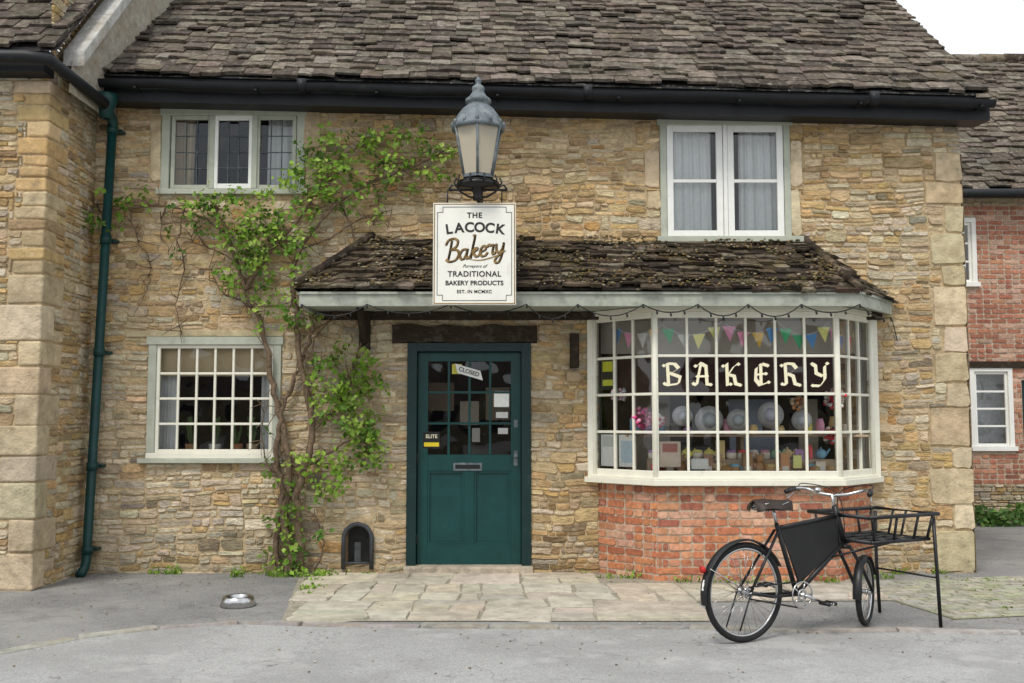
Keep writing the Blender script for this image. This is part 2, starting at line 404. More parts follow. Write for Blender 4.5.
# --- roof
def colS():
    c=rng.choice([(.125,.102,.082),(.145,.12,.095),(.105,.088,.072),(.17,.142,.114),(.13,.11,.088),(.085,.07,.058),(.19,.165,.135)])
    return jc(c,.18)
mr=MB()
k=3.75
e0=Vector((-4.2,-.36,4.93)); e1=Vector((4.70,-.36,4.72)); t0=Vector((-4.5,-.36+k,4.93+k*.84)); t1=Vector((4.70,-.36+k,4.72+k*.84))
slates(mr,e0,e1,t0,t1,27,(.10,.30),.026,.038,colS,.8,.042)
mr.add([e0-Vector((0,0,.03)),e1-Vector((0,0,.03)),t1-Vector((0,0,.03)),t0-Vector((0,0,.03))],[(0,1,2,3)],(.03,.03,.03))
b1=Vector((4.7,7.2,4.72)); b0=Vector((-4.2,7.2,4.93))
mr.add([b1,b0,t0,t1],[(0,1,2,3)],(.12,.1,.08))
for i in range(26):
    a=e1.lerp(t1,i/26); b=e1.lerp(t1,(i+1)/26)
    mr.box(a.x-.12,a.x+.03+rng.uniform(0,.02),a.y,b.y+.03,a.z-.045,a.z-.012+rng.uniform(-.008,.008),colS())
mr.build('slate_roof',[M['slate']],bak)
# --- gutter + fascia
mg=MB()
gl0=Vector((-4.12,-.42,4.80)); gl1=Vector((4.72,-.42,4.60))
nseg=60; vs=[];fs=[];prof=[(math.cos(t)*.060,-math.sin(t)*.068) for t in [PI*k/8 for k in range(9)]]
for sgn,rr in ((0,1.0),(1,.86)):
    base=len(vs)
    for i in range(nseg+1):
        p=gl0.lerp(gl1,i/nseg); p=p+Vector((0,0,.008*math.sin(i*.5)+.004*math.sin(i*1.7)))
        for (a,b) in prof: vs.append((p.x,p.y+a*rr,p.z+b*rr+.02))
    for i in range(nseg):
        for q in range(8):
            fs.append((base+i*9+q,base+i*9+q+1,base+(i+1)*9+q+1,base+(i+1)*9+q))
mg.add(vs,fs,smooth=True)
for i in range(nseg):
    p=gl0.lerp(gl1,i/nseg); q=gl0.lerp(gl1,(i+1)/nseg)
    if i%8==3:
        mg.box(p.x-.012,p.x+.012,p.y-.066,p.y+.1,p.z-.06,p.z-.045)
    if i in (14,33,52): mg.tube([(p.x-.04,p.y,p.z+.015),(p.x+.04,p.y,p.z+.012)],.073,14)
    mg.add([(p.x,-.33,p.z-.15),(q.x,-.33,q.z-.15),(q.x,-.33,q.z+.122),(p.x,-.33,p.z+.122)],[(0,1,2,3)])
    mg.add([(p.x,-.33,p.z-.15),(q.x,-.33,q.z-.15),(q.x,.02,q.z-.12),(p.x,.02,p.z-.12)],[(0,1,2,3)])
mg.build('gutter',[M['gutter']],bak)

# --- windows
fm=MB(); gl=MB(); inn=MB()   # frame mats: 0 sage 1 cream 2 white 3 lead
x0,x1,z0,z1=ul
fm.lbox(FW,x0-.01,x0+.07,-.1,.025,z0,z1); fm.lbox(FW,x1-.07,x1+.01,-.1,.025,z0,z1); fm.lbox(FW,x0-.03,x1+.03,-.1,.03,z1-.06,z1+.012); fm.lbox(FW,x0-.05,x1+.05,-.1,.05,z0-.02,z0+.035)
w3=(x1-x0-.14)/3
for i in range(3):
    a=x0+.07+w3*i; 
    sash(fm,gl,FW,a+.01,a+w3-.01,z0+.045,z1-.06,.0 if i!=1 else .012,3,4,.04 if i!=1 else .05,.008,0 if i!=1 else 2,.035,3)
    if i<2: fm.lbox(FW,a+w3-.028,a+w3+.028,-.1,.018,z0+.045,z1-.06)
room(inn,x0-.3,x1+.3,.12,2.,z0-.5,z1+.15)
def curtain(mb,x0,x1,y,z0,z1,mi,amp=.02,fr_=38):
    n=60; vs=[];fs=[]
    for i in range(n+1):
        x=x0+(x1-x0)*i/n
        yy=y+amp*math.sin(x*fr_)+amp*.5*math.sin(x*fr_*2.3+1)
        vs+= [(x,yy,z0),(x+.01*math.sin(x*9),yy*1.0,z1)]
    for i in range(n): fs.append((2*i,2*i+2,2*i+3,2*i+1))
    mb.add(vs,fs,mi=mi,smooth=True)
curtain(inn,x0+.05,x0+.25,.2,z0-.1,z1,3); curtain(inn,x1-.42,x1-.05,.22,z0-.1,z1,2)
x0,x1,z0,z1=ur
fm.lbox(FW,x0-.01,x0+.055,-.1,.03,z0,z1); fm.lbox(FW,x1-.055,x1+.01,-.1,.03,z0,z1); fm.lbox(FW,x0-.04,x1+.04,-.1,.045,z1-.05,z1+.02); 
fm.lbox(FW,x0-.05,x1+.12,-.1,.07,z0-.03,z0+.03)
xm=(x0+x1)/2
for a,b in ((x0+.055,xm-.02),(xm+.02,x1-.055)):
    sash(fm,gl,FW,a+.004,b-.004,z0+.03,z1-.05,.02,1,2,.065,.035,2,.045)
fm.lbox(FW,xm-.02,xm+.02,-.1,.034,z0+.03,z1-.05,mi=2)
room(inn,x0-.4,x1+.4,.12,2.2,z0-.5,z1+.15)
curtain(inn,x0+.06,xm-.12,.1,z0,z1-.02,2,.016,52); curtain(inn,xm+.16,x1-.10,.1,z0,z1-.02,2,.016,52)
x0,x1,z0,z1=ll
fm.lbox(FW,x0,x0+.08,-.1,.03,z0+.1,z1); fm.lbox(FW,x1-.08,x1,-.1,.03,z0+.1,z1); fm.lbox(FW,x0-.02,x1+.02,-.1,.04,z1-.07,z1+.01)
fm.lbox(FW,x0-.07,x1+.03,-.1,.07,z0,z0+.045); fm.lbox(FW,x0,x1,-.1,.035,z0+.045,z0+.1,mi=1)
sash(fm,gl,FW,x0+.08,x1-.08,z0+.1,z1-.07,.012,6,4,.035,.024,1,.04)
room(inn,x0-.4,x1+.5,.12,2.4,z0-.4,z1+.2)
inn.box(x0+.08,x1-.08,.10,.105,z1-.38,z1-.05,mi=4)
curtain(inn,x0+.06,x0+.26,.16,z0,z1-.02,2,.014,60); curtain(inn,x1-.24,x1-.06,.16,z0,z1-.02,2,.014,60)
inn.box(x0,x1,.1,.38,z0+.05,z0+.08,mi=5)
fm.build('window_frames',[M['sage'],M['white'],M['white2'],M['lead']],bak,.004)

# --- bay window
bm=MB()
facets=[(A_,B_,3),(B_,C_,6),(C_,D_,3)]
BZ0,BZ1=.955,2.53
bayfr=[]
for P,Q,n in facets:
    L=math.hypot(Q[0]-P[0],Q[1]-P[1]); fr=(P[0],P[1],(Q[0]-P[0])/L,(Q[1]-P[1])/L); bayfr.append((fr,L,n))
    bm.lbox(fr,.0,L,-.05,.015,BZ0,BZ0+.07); bm.lbox(fr,.0,L,-.05,.015,BZ1-.06,BZ1+.0)
    z0,z1=BZ0+.07,BZ1-.06; st=.03
    for sx in (st/2,L-st/2): bm.lbox(fr,sx-st/2,sx+st/2,-.05,.014,z0,z1)
    cw=(L-2*st)/n; rh=(z1-z0)/4
    for i in range(1,n): bm.lbox(fr,st+cw*i-.012,st+cw*i+.012,-.035,.008,z0,z1)
    for r_ in range(1,4): bm.lbox(fr,st,L-st,-.032,.004,z0+rh*r_-.013,z0+rh*r_+.013)
    for i in range(n):
        for r_ in range(4): panes(gl,fr,st+cw*i,st+cw*(i+1),z0+rh*r_,z0+rh*(r_+1),-.015)
for P in (A_,B_,C_,D_):
    bm.tube([(P[0],P[1]+ (0.0 if P[1]<0 else -.03),BZ0),(P[0],P[1]+(0.0 if P[1]<0 else -.03),BZ1)],.026,12)
bm.box(A_[0]-.07,A_[0]+.0,-.045,.05,BZ0-.02,BZ1+.05); bm.box(D_[0],D_[0]+.07,-.045,.05,BZ0-.02,BZ1+.05)
def poly_prism(mb,pts,z0,z1,mi=0,col=(1,1,1)):
    n=len(pts); vs=[(x,y,z0) for x,y in pts]+[(x,y,z1) for x,y in pts]
    mb.add(vs,[tuple(range(n))[::-1],tuple(range(n,2*n))]+[(i,(i+1)%n,n+(i+1)%n,n+i) for i in range(n)],col,mi)
def off(d,yb=0.0):
    k=d*.41
    return [(A_[0]-d*1.4,yb),(B_[0]-k,B_[1]-d),(C_[0]+k,C_[1]-d),(D_[0]+d*1.4,yb)]
poly_prism(bm,off(.075,-.02),BZ0-.065,BZ0-.01)
poly_prism(bm,off(.05,-.02),BZ0-.01,BZ0+.01)
poly_prism(bm,off(.04,-.02),BZ1+.001,BZ1+.05)
bm.build('bay_window_frame',[M['white']],bak,.004)
poly_prism(inn,off(-.03,.6),BZ0+.012,BZ0+.03,mi=5)
bb=MB()
def colB():
    return jc(rng.choice([(.42,.16,.085),(.46,.19,.10),(.38,.14,.08),(.50,.24,.14),(.33,.13,.085),(.48,.20,.10),(.54,.32,.22),(.50,.25,.15)]),.14)
bo=-.03
def bmp(fr): return lambda s,h,o:L2W(fr,s,o+bo,h+.012*noise.noise(Vector((fr[0]+s*1.3,h*2,4))))
for fi,(fr,L,n) in enumerate(bayfr):
    bricks(bb,bmp(fr),.0 if fi else .02,L,-.02,BZ0-.066,[],colB,off=fi,o=.010,gap=.011)
bb.build('bay_brick_base',[M['brick']],bak)
bb=MB()
for fr,L,n in bayfr: bb.add([L2W(fr,0,bo,-.05),L2W(fr,L,bo,-.05),L2W(fr,L,bo,BZ0-.04),L2W(fr,0,bo,BZ0-.04)],[(0,1,2,3)])
bb.build('bay_brick_mortar',[M['brickmortar']],bak)
# bay/porch roof
EY=-.80; EZ2=2.70
mr=MB()
def colS2():
    c=rng.choice([(.08,.06,.043),(.11,.085,.058),(.06,.045,.034),(.15,.12,.082),(.095,.073,.052),(.045,.035,.028),(.18,.15,.115)])
    return jc(c,.2)
eL=(-2.0,EY,EZ2+.02); eR=(3.22,EY,EZ2-.01); tL=(-1.42,.0,3.33); tR=(2.95,.0,3.30); hR=(3.86,-.04,EZ2-.03); hL=(-2.02,.02,EZ2+.02)
slates(mr,eL,eR,tL,tR,10,(.10,.26),.028,.042,colS2,.8,.04)
slates(mr,eR,hR,tR,(3.0,.0,3.30),9,(.10,.24),.026,.036,colS2,.8,.03)
slates(mr,hL,eL,(-1.45,.02,3.33),tL,9,(.10,.24),.026,.036,colS2,.8,.03)
for q in ((eL,eR,tR,tL),(eR,hR,tR,tR),(hL,eL,tL,tL)):
    mr.add([tuple(v) for v in q[:4]] if q[2]!=q[3] else [tuple(v) for v in q[:3]],[(0,1,2,3) if q[2]!=q[3] else (0,1,2)],(.04,.035,.03))
def ridge(mb,a,b,n,r=.05):
    a,b=Vector(a),Vector(b)
    for i in range(n):
        p=a.lerp(b,i/n)+Vector((0,0,.035+rng.uniform(-.01,.01))); q=a.lerp(b,(i+1.1)/n)+Vector((0,0,.03))
        mb.tube([p,q],r*rng.uniform(.8,1.15),6,colS2())
ridge(mr,eR,tR,7,.04); ridge(mr,eL,tL,6,.04)
mr.build('canopy_slate_roof',[M['slate2']],bak)
ms=MB()
for i in range(2600):
    u=rng.random()
    v=rng.random()**1.2
    a=Vector(eL).lerp(Vector(eR),u); b=Vector(tL).lerp(Vector(tR),u); p=a.lerp(b,v)+Vector((0,-.02,.045))
    if noise.noise(Vector((p.x*2.2,v*4,2)))<-.02: continue
    r=rng.uniform(.005,.016)
    c=jc(rng.choice([(.15,.10,.035),(.09,.08,.03),(.21,.15,.07),(.06,.05,.025),(.3,.25,.17)]),.2)
    ms.ball(p,r*rng.uniform(1,1.8),r,r*.7,c,0,5,3)
ms.build('roof_moss',[surf('moss',None,1,60,.4,0)],bak)
fa=MB()
pts=[(-2.0,-.0),(-1.97,EY+.045),(3.24,EY+.045),(3.80,-.02)]
for P,Q in zip(pts[:-1],pts[1:]):
    L=math.hypot(Q[0]-P[0],Q[1]-P[1]); fr=(P[0],P[1],(Q[0]-P[0])/L,(Q[1]-P[1])/L)
    fa.lbox(fr,-.0,L,-.03,.012,2.555,2.675); fa.lbox(fr,-.0,L,-.028,.03,2.665,2.69)
poly_prism(fa,[(-1.95,.0),(-1.95,EY+.06),(3.22,EY+.06),(3.76,-.0)],2.585,2.60)
fa.build('canopy_fascia',[M['fascia']],bak,.003)
tm=MB()
x0,x1,z0,z1=lint
n=14
h0=[z0+rng.uniform(-.01,.012) for _ in range(n+1)]; h1=[z1+rng.uniform(-.02,.02) for _ in range(n+1)]
vs=[];fs=[]
for i in range(n+1):
    x=x0+(x1-x0)*i/n
    vs+=[(x,.1,h0[i]),(x,-.05-rng.uniform(0,.01),h0[i]),(x,-.05-rng.uniform(0,.01),h1[i]),(x,.1,h1[i])]
for i in range(n):
    for q in range(4): fs.append((4*i+q,4*i+(q+1)%4,4*i+4+(q+1)%4,4*i+4+q))
fs+=[(0,1,2,3),(4*n+3,4*n+2,4*n+1,4*n)]
tm.add(vs,fs)
a=F(366,312)[0]; tm.box(a-.05,a+.05,-.12,.02,2.2,2.58); tm.tube([(a,-.08,2.25),(a,-.4,2.58)],.04,6)
a=F(574,335)[0]; tm.box(a-.045,a+.045,-.10,.02,2.02,2.36)
tm.box(-1.95,3.7,-.07,.0,2.50,2.584)
tm.build('timber_lintel',[M['timber']],bak,.006)
st=MB(); a=F(574,383)[0]; st.box(a-.08,a+.06,-.10,.0,1.88,1.98,(.36,.27,.17)); st.build('stone_corbel',[M['ashlar']],bak,.01)

# --- door
dm=MB()   #0 dark frame 1 door 2 black 3 chrome
x0,x1,z0,z1=dr
fw=.085
dm.box(x0-.01,x0+fw,-.035,.12,z0-.02,z1,mi=0); dm.box(x1-fw,x1+.01,-.035,.12,z0-.02,z1,mi=0); dm.box(x0+fw,x1-fw,-.034,.12,z1-fw,z1,mi=0)
dx0,dx1,dz0,dz1=x0+fw+.006,x1-fw-.006,z0+.005,z1-fw-.006
Y=.055
H=dz1-dz0; W=dx1-dx0
sw=.10; midz=dz0+H*.50
def dbox(a,b,c,d,y0,y1,mi=1): dm.box(a,b,y0,y1,c,d,mi=mi)
dbox(dx0,dx0+sw,dz0,dz1,Y,Y+.045); dbox(dx1-sw,dx1,dz0,dz1,Y,Y+.045)
dbox(dx0+sw,dx1-sw,dz1-.09,dz1,Y,Y+.045); dbox(dx0+sw,dx1-sw,midz-.13,midz+.03,Y,Y+.045); dbox(dx0+sw,dx1-sw,dz0,dz0+.2,Y,Y+.045)
xm=(dx0+dx1)/2
dbox(xm-.05,xm+.05,dz0+.2,midz-.13,Y,Y+.045)
for a,b in ((dx0+sw,xm-.05),(xm+.05,dx1-sw)):
    dbox(a,b,dz0+.2,midz-.13,Y+.028,Y+.04)
    for (p,q,r_,s_) in ((a,b,dz0+.2,dz0+.222),(a,b,midz-.152,midz-.13),(a,a+.022,dz0+.222,midz-.152),(b-.022,b,dz0+.222,midz-.152)): dbox(p,q,r_,s_,Y+.008,Y+.028)
gx0,gx1,gz0,gz1=dx0+sw,dx1-sw,midz+.03,dz1-.09
for i in range(1,4):
    a=gx0+(gx1-gx0)*i/4; dbox(a-.012,a+.012,gz0,gz1,Y+.006,Y+.04)
for i in range(1,3):
    c=gz0+(gz1-gz0)*i/3; dbox(gx0,gx1,c-.012,c+.012,Y+.009,Y+.038)
for i in range(4):
    for k_ in range(3):
        panes(gl,FW,gx0+(gx1-gx0)*i/4,gx0+(gx1-gx0)*(i+1)/4,gz0+(gz1-gz0)*k_/3,gz0+(gz1-gz0)*(k_+1)/3,-(Y+.025))
lb=R(453,463,482,471); dm.box(lb[0],lb[1],Y-.008,Y,lb[2],lb[3],mi=3); dm.box(lb[0]+.02,lb[1]-.02,Y-.011,Y-.008,lb[2]+.02,lb[3]-.02,mi=2)
kx,kz=dx1-.05,midz+.02
dm.tube([(kx,Y,kz),(kx,Y-.05,kz)],.012,8,mi=3); dm.ball((kx,Y-.06,kz),.026,.02,.026,mi=3)
dm.box(kx-.02,kx+.02,Y-.006,Y,kz-.10,kz+.05,mi=3); dm.box(kx-.02,kx+.02,Y-.006,Y,kz+.28,kz+.36,mi=3)
for c in (dz0+.25,dz0+1.05,dz1-.2): dm.tube([(dx0-.004,Y-.005,c-.05),(dx0-.004,Y-.005,c+.05)],.01,6,mi=2)
dm.build('front_door',[M['dgreen'],M['green'],M['black'],M['lead']],bak,.003)
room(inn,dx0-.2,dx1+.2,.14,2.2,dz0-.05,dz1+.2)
inn.box(-.55,-.35,.6,.62,1.45,1.7,mi=6,col=(.4,.35,.28)); inn.box(-.28,-.02,.7,.72,1.5,1.85,mi=6,col=(.3,.24,.17)); inn.box(-.9,-.62,.7,.72,1.6,1.9,mi=6,col=(.2,.15,.1))
sp_=MB(); sp_.box(x0-.03,x1+.03,-.10,.14,-.02,z0+.006)
sp_.build('door_step',[surf('step_stone',(.42,.36,.28),.95,12,.3,.8,30,.012,[((.17,.15,.12),6,.5,.68,.7)])],bak,.018,2)

# --- shop interior
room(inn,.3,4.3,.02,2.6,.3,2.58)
inn.box(.9,3.5,.10,.12,2.17,2.56,mi=1)  # added pelmet panel, its cream stands in for sky reflected in the top panes
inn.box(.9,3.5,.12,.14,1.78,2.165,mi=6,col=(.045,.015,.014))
inn.box(1.3,1.7,.8,.84,.9,1.8,mi=6,col=(.45,.4,.33)); inn.box(2.3,2.8,.6,.64,.9,1.72,mi=6,col=(.30,.36,.44)); inn.box(3.0,3.2,.5,.54,.9,1.72,mi=6,col=(.5,.45,.35))
poly_prism(inn,off(-.03,.3),BZ1-.03,BZ1-.01,mi=1)
inn.build('interiors',[M['dark'],M['plaster'],M['cloth'],M['blind'],M['blind'],M['wood'],M['attr']],bak)
gl.build('window_panes',[M['glass']],bak)
bsm=MB(); x0,x1,z0,z1=bs; xc=(x0+x1)/2; r=(x1-x0)/2+.01
pts=[(xc-r,-.03,.04),(xc-r,-.03,.34)]+[(xc-r*math.cos(t),-.03,.34+r*math.sin(t)) for t in [PI*k/10 for k in range(1,10)]]+[(xc+r,-.03,.34),(xc+r,-.03,.04)]
bsm.tube(pts,.022,8)
bsm.tube([(xc-r,-.03,.10),(xc+r,-.03,.10)],.012,6); bsm.box(xc-.03,xc+.03,-.02,.0,.1,.3)
for sgn in (-1,1):
    vs=[(xc+sgn*r,-.01,.34)]+[(xc+sgn*r*math.cos(t),-.01,.34+r*math.sin(t)) for t in [PI/2*k/6 for k in range(7)]]+[(xc,-.01,.56),(xc+sgn*(r+.03),-.01,.56)]
    bsm.add(vs,[tuple(range(len(vs)))],mi=1)
bsm.add([(x0,.2,z0),(x1,.2,z0),(x1,.2,z1),(x0,.2,z1)],[(0,1,2,3)])
bsm.build('boot_scraper',[surf('cast_iron',(.05,.055,.06),.6,20,.3,.3),M['mortar']])

# ================================================================== window display
disp=empty('window_display'); dd=MB()
zb=BZ0+.03
bread=[(.62,.36,.14),(.70,.46,.22),(.5,.26,.09)]
WARM=[(.88,.86,.8),(.8,.12,.12),(.25,.5,.68),(.9,.68,.3),(.85,.4,.55),(.35,.62,.42),(.9,.82,.15),(.55,.3,.65)]
for i in range(30):
    x=rng.uniform(1.45,3.05); y=rng.uniform(-.44,-.2)
    dd.ball((x,y,zb+.05),.06*rng.uniform(.7,1.3),.05,.04,jc(rng.choice(bread)))
def plate(x,y,z,r,c):
    pr=[(0.001,0),(r*.8,.0),(r,.012),(.001,.02)]
    vs=[];n=20
    for (r_,h_) in pr:
        for q in range(n): t=2*PI*q/n; vs.append((x+r_*math.cos(t),y-h_,z+r_*math.sin(t)))
    dd.add(vs,[(i_*n+q,i_*n+(q+1)%n,(i_+1)*n+(q+1)%n,(i_+1)*n+q) for i_ in range(3) for q in range(n)],c,smooth=True)
for x,z,r in ((1.66,1.54,.10),(1.92,1.50,.14),(2.20,1.50,.11),(2.52,1.55,.13),(2.82,1.5,.10)):
    plate(x,-.22,z,r,(.85,.88,.9)); plate(x,-.235,z,r*.55,jc((.70,.74,.82)))
dd.box(1.1,3.45,-.28,.02,1.34,1.36,(.45,.33,.22)); 
for x in (1.15,2.25,3.4): dd.box(x-.015,x+.015,-.18,.02,zb,1.34,(.4,.28,.17))
for i in range(15):
    x=1.38+i*.12+rng.uniform(-.02,.02); yy_=-.42+rng.uniform(-.02,.02)
    if x>3.05: break
    if i%3==0:
        c=jc(rng.choice([(.9,.9,.87),(.8,.1,.1),(.25,.5,.68),(.95,.75,.4)]))
        dd.lathe([(.001,0),(.04,0),(.044,.10),(.038,.10),(.035,.01)],(x,yy_,zb),12,c); dd.tube([(x+.04,yy_,zb+.08),(x+.066,yy_,zb+.07),(x+.066,yy_,zb+.04),(x+.04,yy_,zb+.02)],.007,5,c)
    elif i%3==1:
        c=jc(rng.choice([(.9,.84,.7),(.8,.4,.15),(.5,.28,.14),(.9,.82,.2),(.55,.75,.85)]))
        h_=rng.uniform(.12,.24)
        dd.box(x-.045,x+.045,yy_-.02,yy_+.05,zb,zb+h_,c); dd.box(x-.03,x+.03,yy_-.024,yy_-.02,zb+.03,zb+.08,(.9,.88,.8))
    else:
        c=jc(rng.choice([(.6,.36,.17),(.72,.5,.28),(.48,.26,.12)]))
        S_=1.25
        dd.ball((x,yy_,zb+.05*S_),.04*S_,.035,.05*S_,c); dd.ball((x,yy_-.005,zb+.12*S_),.032*S_,.03,.03*S_,c)
        for s_ in (-1,1): dd.ball((x+s_*.025*S_,yy_-.005,zb+.15*S_),.013,.01,.013,c); dd.ball((x+s_*.042*S_,yy_-.02,zb+.07*S_),.015,.015,.03,c); dd.ball((x+s_*.02*S_,yy_-.045,zb+.015),.016,.03,.015,c)
dd.box(1.3,3.1,-.36,-.24,zb,zb+.14,(.5,.38,.26))
for i in range(16):
    x=1.36+i*.108; k_=rng.randrange(4); c=jc(rng.choice(WARM))
    if k_==0:
        dd.ball((x,-.30,zb+.19),.055,.045,.05,c); dd.tube([(x+.045,-.30,zb+.18),(x+.085,-.30,zb+.24)],[.013,.008],6,c); dd.ball((x,-.30,zb+.245),.012,.012,.012,c)
    elif k_==1:
        dd.box(x-.04,x+.04,-.33,-.27,zb+.14,zb+.14+rng.uniform(.08,.19),c)
    elif k_==2:
        dd.lathe([(.001,0),(.05,0),(.05,.05),(.045,.06),(.001,.065)],(x,-.30,zb+.145),14,jc((.9,.82,.7))); dd.lathe([(.001,.065),(.045,.06),(.045,.08),(.001,.09)],(x,-.30,zb+.145),14,c)
    else: dd.lathe([(.001,0),(.028,0),(.03,.1),(.022,.12),(.022,.14),(.001,.14)],(x,-.30,zb+.14),10,c)
for i in range(17):
    x=1.2+i*.13; h_=rng.uniform(.07,.18); c=jc(rng.choice(WARM+[(.6,.4,.22),(.1,.08,.08),(.1,.08,.08)]))
    if rng.random()<.5: dd.box(x-.04,x+.04,-.20,-.12,1.361,1.36+h_,c)
    else: dd.lathe([(.001,0),(.04,0),(.045,h_*.6),(.03,h_),(.001,h_)],(x,-.16,1.361),10,c)
def clump(x,y,z,r,cols,n=60):
    for i in range(n):
        d=Vector((rng.gauss(0,1),rng.gauss(0,1),rng.gauss(0,1))).normalized()*r*rng.uniform(.6,1)
        dd.ball((x+d.x,y+d.y,z+d.z),.022,.02,.018,jc(rng.choice(cols)),0,6,4)
clump(1.26,-.33,1.52,.10,[(.9,.12,.38),(.9,.4,.6)]); clump(1.40,-.40,1.50,.06,[(.9,.85,.8),(.85,.15,.3)],30)
clump(3.10,-.38,1.70,.11,[(.9,.9,.86),(.8,.05,.07),(.6,.5,.45)]); clump(3.05,-.40,1.36,.08,[(.9,.9,.86),(.8,.06,.08),(.2,.15,.15)],40); clump(2.74,-.42,1.66,.07,[(.65,.5,.35),(.75,.35,.15)],30)
clump(1.05,-.12,1.75,.08,[(.9,.6,.72),(.75,.75,.8)],30)
dd.build('display_goods',[M['attr']],disp)
pm=MB(); frL=bayfr[0][0]
def poster(fr,a,b,c,d,col,o=-.03): pm.lbox(fr,a,b,o-.002,o,c,d,col)
poster(frL,.06,.24,1.05,1.36,(.85,.84,.80)); poster(frL,.08,.22,1.24,1.34,(.65,.65,.62),-.027)
poster(frL,.29,.49,1.05,1.36,(.86,.85,.80)); poster(frL,.32,.46,1.09,1.3,(.55,.65,.7),-.027)
poster(frL,.07,.24,1.80,2.10,(.04,.04,.03)); poster(frL,.09,.22,1.98,2.08,(.65,.65,.05),-.027); poster(frL,.09,.22,1.84,1.9,(.7,.7,.1),-.027)
poster(bayfr[1][0],.04,.24,1.06,1.30,(.8,.68,.55)); poster(bayfr[1][0],.07,.21,1.2,1.28,(.5,.2,.15),-.027); poster(bayfr[1][0],.34,.5,1.04,1.14,(.85,.85,.8)); poster(bayfr[1][0],1.3,1.38,1.05,1.17,(.85,.85,.3))
pm.build('notices',[M['attr']],disp)
GL={'B':[[(.18,.93),(.22,.08)],[(.02,.88),(.18,.97),(.5,.95),(.68,.76),(.32,.55)],[(.32,.55),(.74,.40),(.66,.12),(.22,.06),(.04,.12)]],
'A':[[(.12,.86),(.36,.97),(.16,.06),(.02,.12)],[(.36,.97),(.58,.85),(.62,.10),(.78,.08)],[(.20,.42),(.62,.44)]],
'K':[[(.04,.86),(.20,.97),(.22,.06),(.36,.10)],[(.72,.94),(.52,.86),(.26,.50)],[(.26,.5),(.52,.44),(.58,.12),(.78,.06)]],
'E':[[(.70,.88),(.44,.96),(.20,.78),(.16,.30),(.36,.05),(.74,.18)],[(.2,.5),(.62,.54)],[(.4,.9),(.4,.15)]],
'R':[[(.18,.93),(.22,.08),(.04,.1)],[(.02,.88),(.2,.97),(.52,.95),(.68,.76),(.32,.52)],[(.32,.52),(.52,.44),(.60,.12),(.80,.06)]],
'Y':[[(.08,.95),(.22,.86),(.24,.56),(.46,.46)],[(.74,.97),(.62,.86),(.62,.30),(.40,.02),(.08,.04)],[(.46,.46),(.62,.5)]]}
lm=MB(); fr=bayfr[1][0]; L=bayfr[1][1]; st_=.03; cw=(L-.06)/6; z0=BZ0+.07; rh=(BZ1-.06-z0)/4
yy=0
for i,chh in enumerate('BAKERY'):
    ox=st_+cw*i+cw*.5-.085; oz=z0+rh*2+.07; S=.225
    for strk in GL[chh]:
        nx,nz=.07,.05
        for (a,b),(c,d) in zip(strk[:-1],strk[1:]):
            yy+=1; o=-.012+.00012*yy
            q=[(a-nx,b-nz),(a+nx,b+nz),(c+nx,d+nz),(c-nx,d-nz)]
            lm.add([L2W(fr,ox+S*.95*x_,o,oz+S*z_) for x_,z_ in q],[(0,1,2,3)])
        for (a,b) in (strk[0],strk[-1]):
            yy+=1; o=-.012+.00012*yy
            lm.add([L2W(fr,ox+S*.95*(a+dx_),o,oz+S*(b+dz_)) for dx_,dz_ in ((-.10,0),(0,-.08),(.10,0),(0,.08))],[(0,1,2,3)])
lm.build('bakery_lettering',[M['letter']],bak)
bu=MB()
cols=[(.85,.10,.13),(.95,.88,.3),(.08,.5,.22),(.9,.55,.08),(.12,.35,.7),(.9,.35,.55),(.9,.9,.85)]
def bunt(p0,p1,sag,nf):
    p0,p1=Vector(p0),Vector(p1); P=[p0.lerp(p1,i/16)-Vector((0,0,sag*4*(i/16)*(1-i/16))) for i in range(17)]
    bu.tube(P,.003,4,(.8,.8,.8))
    for i in range(nf):
        t=(i+.5)/nf; p=p0.lerp(p1,t)-Vector((0,0,sag*4*t*(1-t))); d=(p1-p0).normalized()
        a_=p-d*.06; b_=p+d*.06; bu.add([a_,b_,p+Vector((rng.uniform(-.02,.02),-.012,-.15))],[(0,1,2)],jc(rng.choice(cols)))
bunt((.98,-.12,2.44),(1.42,-.48,2.40),.08,4); bunt((1.42,-.48,2.42),(2.0,-.50,2.44),.12,4); bunt((2.0,-.50,2.44),(2.55,-.50,2.42),.10,4); bunt((2.55,-.50,2.42),(3.03,-.50,2.44),.12,4); bunt((3.03,-.48,2.42),(3.45,-.1,2.4),.1,4)
bu.build('bunting',[M['attr']])

# ================================================================== lower-left window items
it=MB(); x0,x1,z0,z1=ll
for x,c in ((x0+.38,(.5,.28,.13)),(x0+.62,(.8,.75,.65)),(x0+.84,(.6,.25,.12)),(x0+1.0,(.7,.5,.28))):
    it.lathe([(.001,0),(.05,0),(.065,.1),(.055,.1),(.05,.08),(.001,.08)],(x,.20,z0+.085),12,c)
    for i in range(16):
        a=rng.uniform(0,2*PI); h_=rng.uniform(.1,.3); it.tube([(x,.20,z0+.16),(x+math.cos(a)*.05,.20+math.sin(a)*.04,z0+.16+h_)],[.005,.012],4,jc((.10,.18,.06),.3))
it.build('pot_plants',[M['attr']])

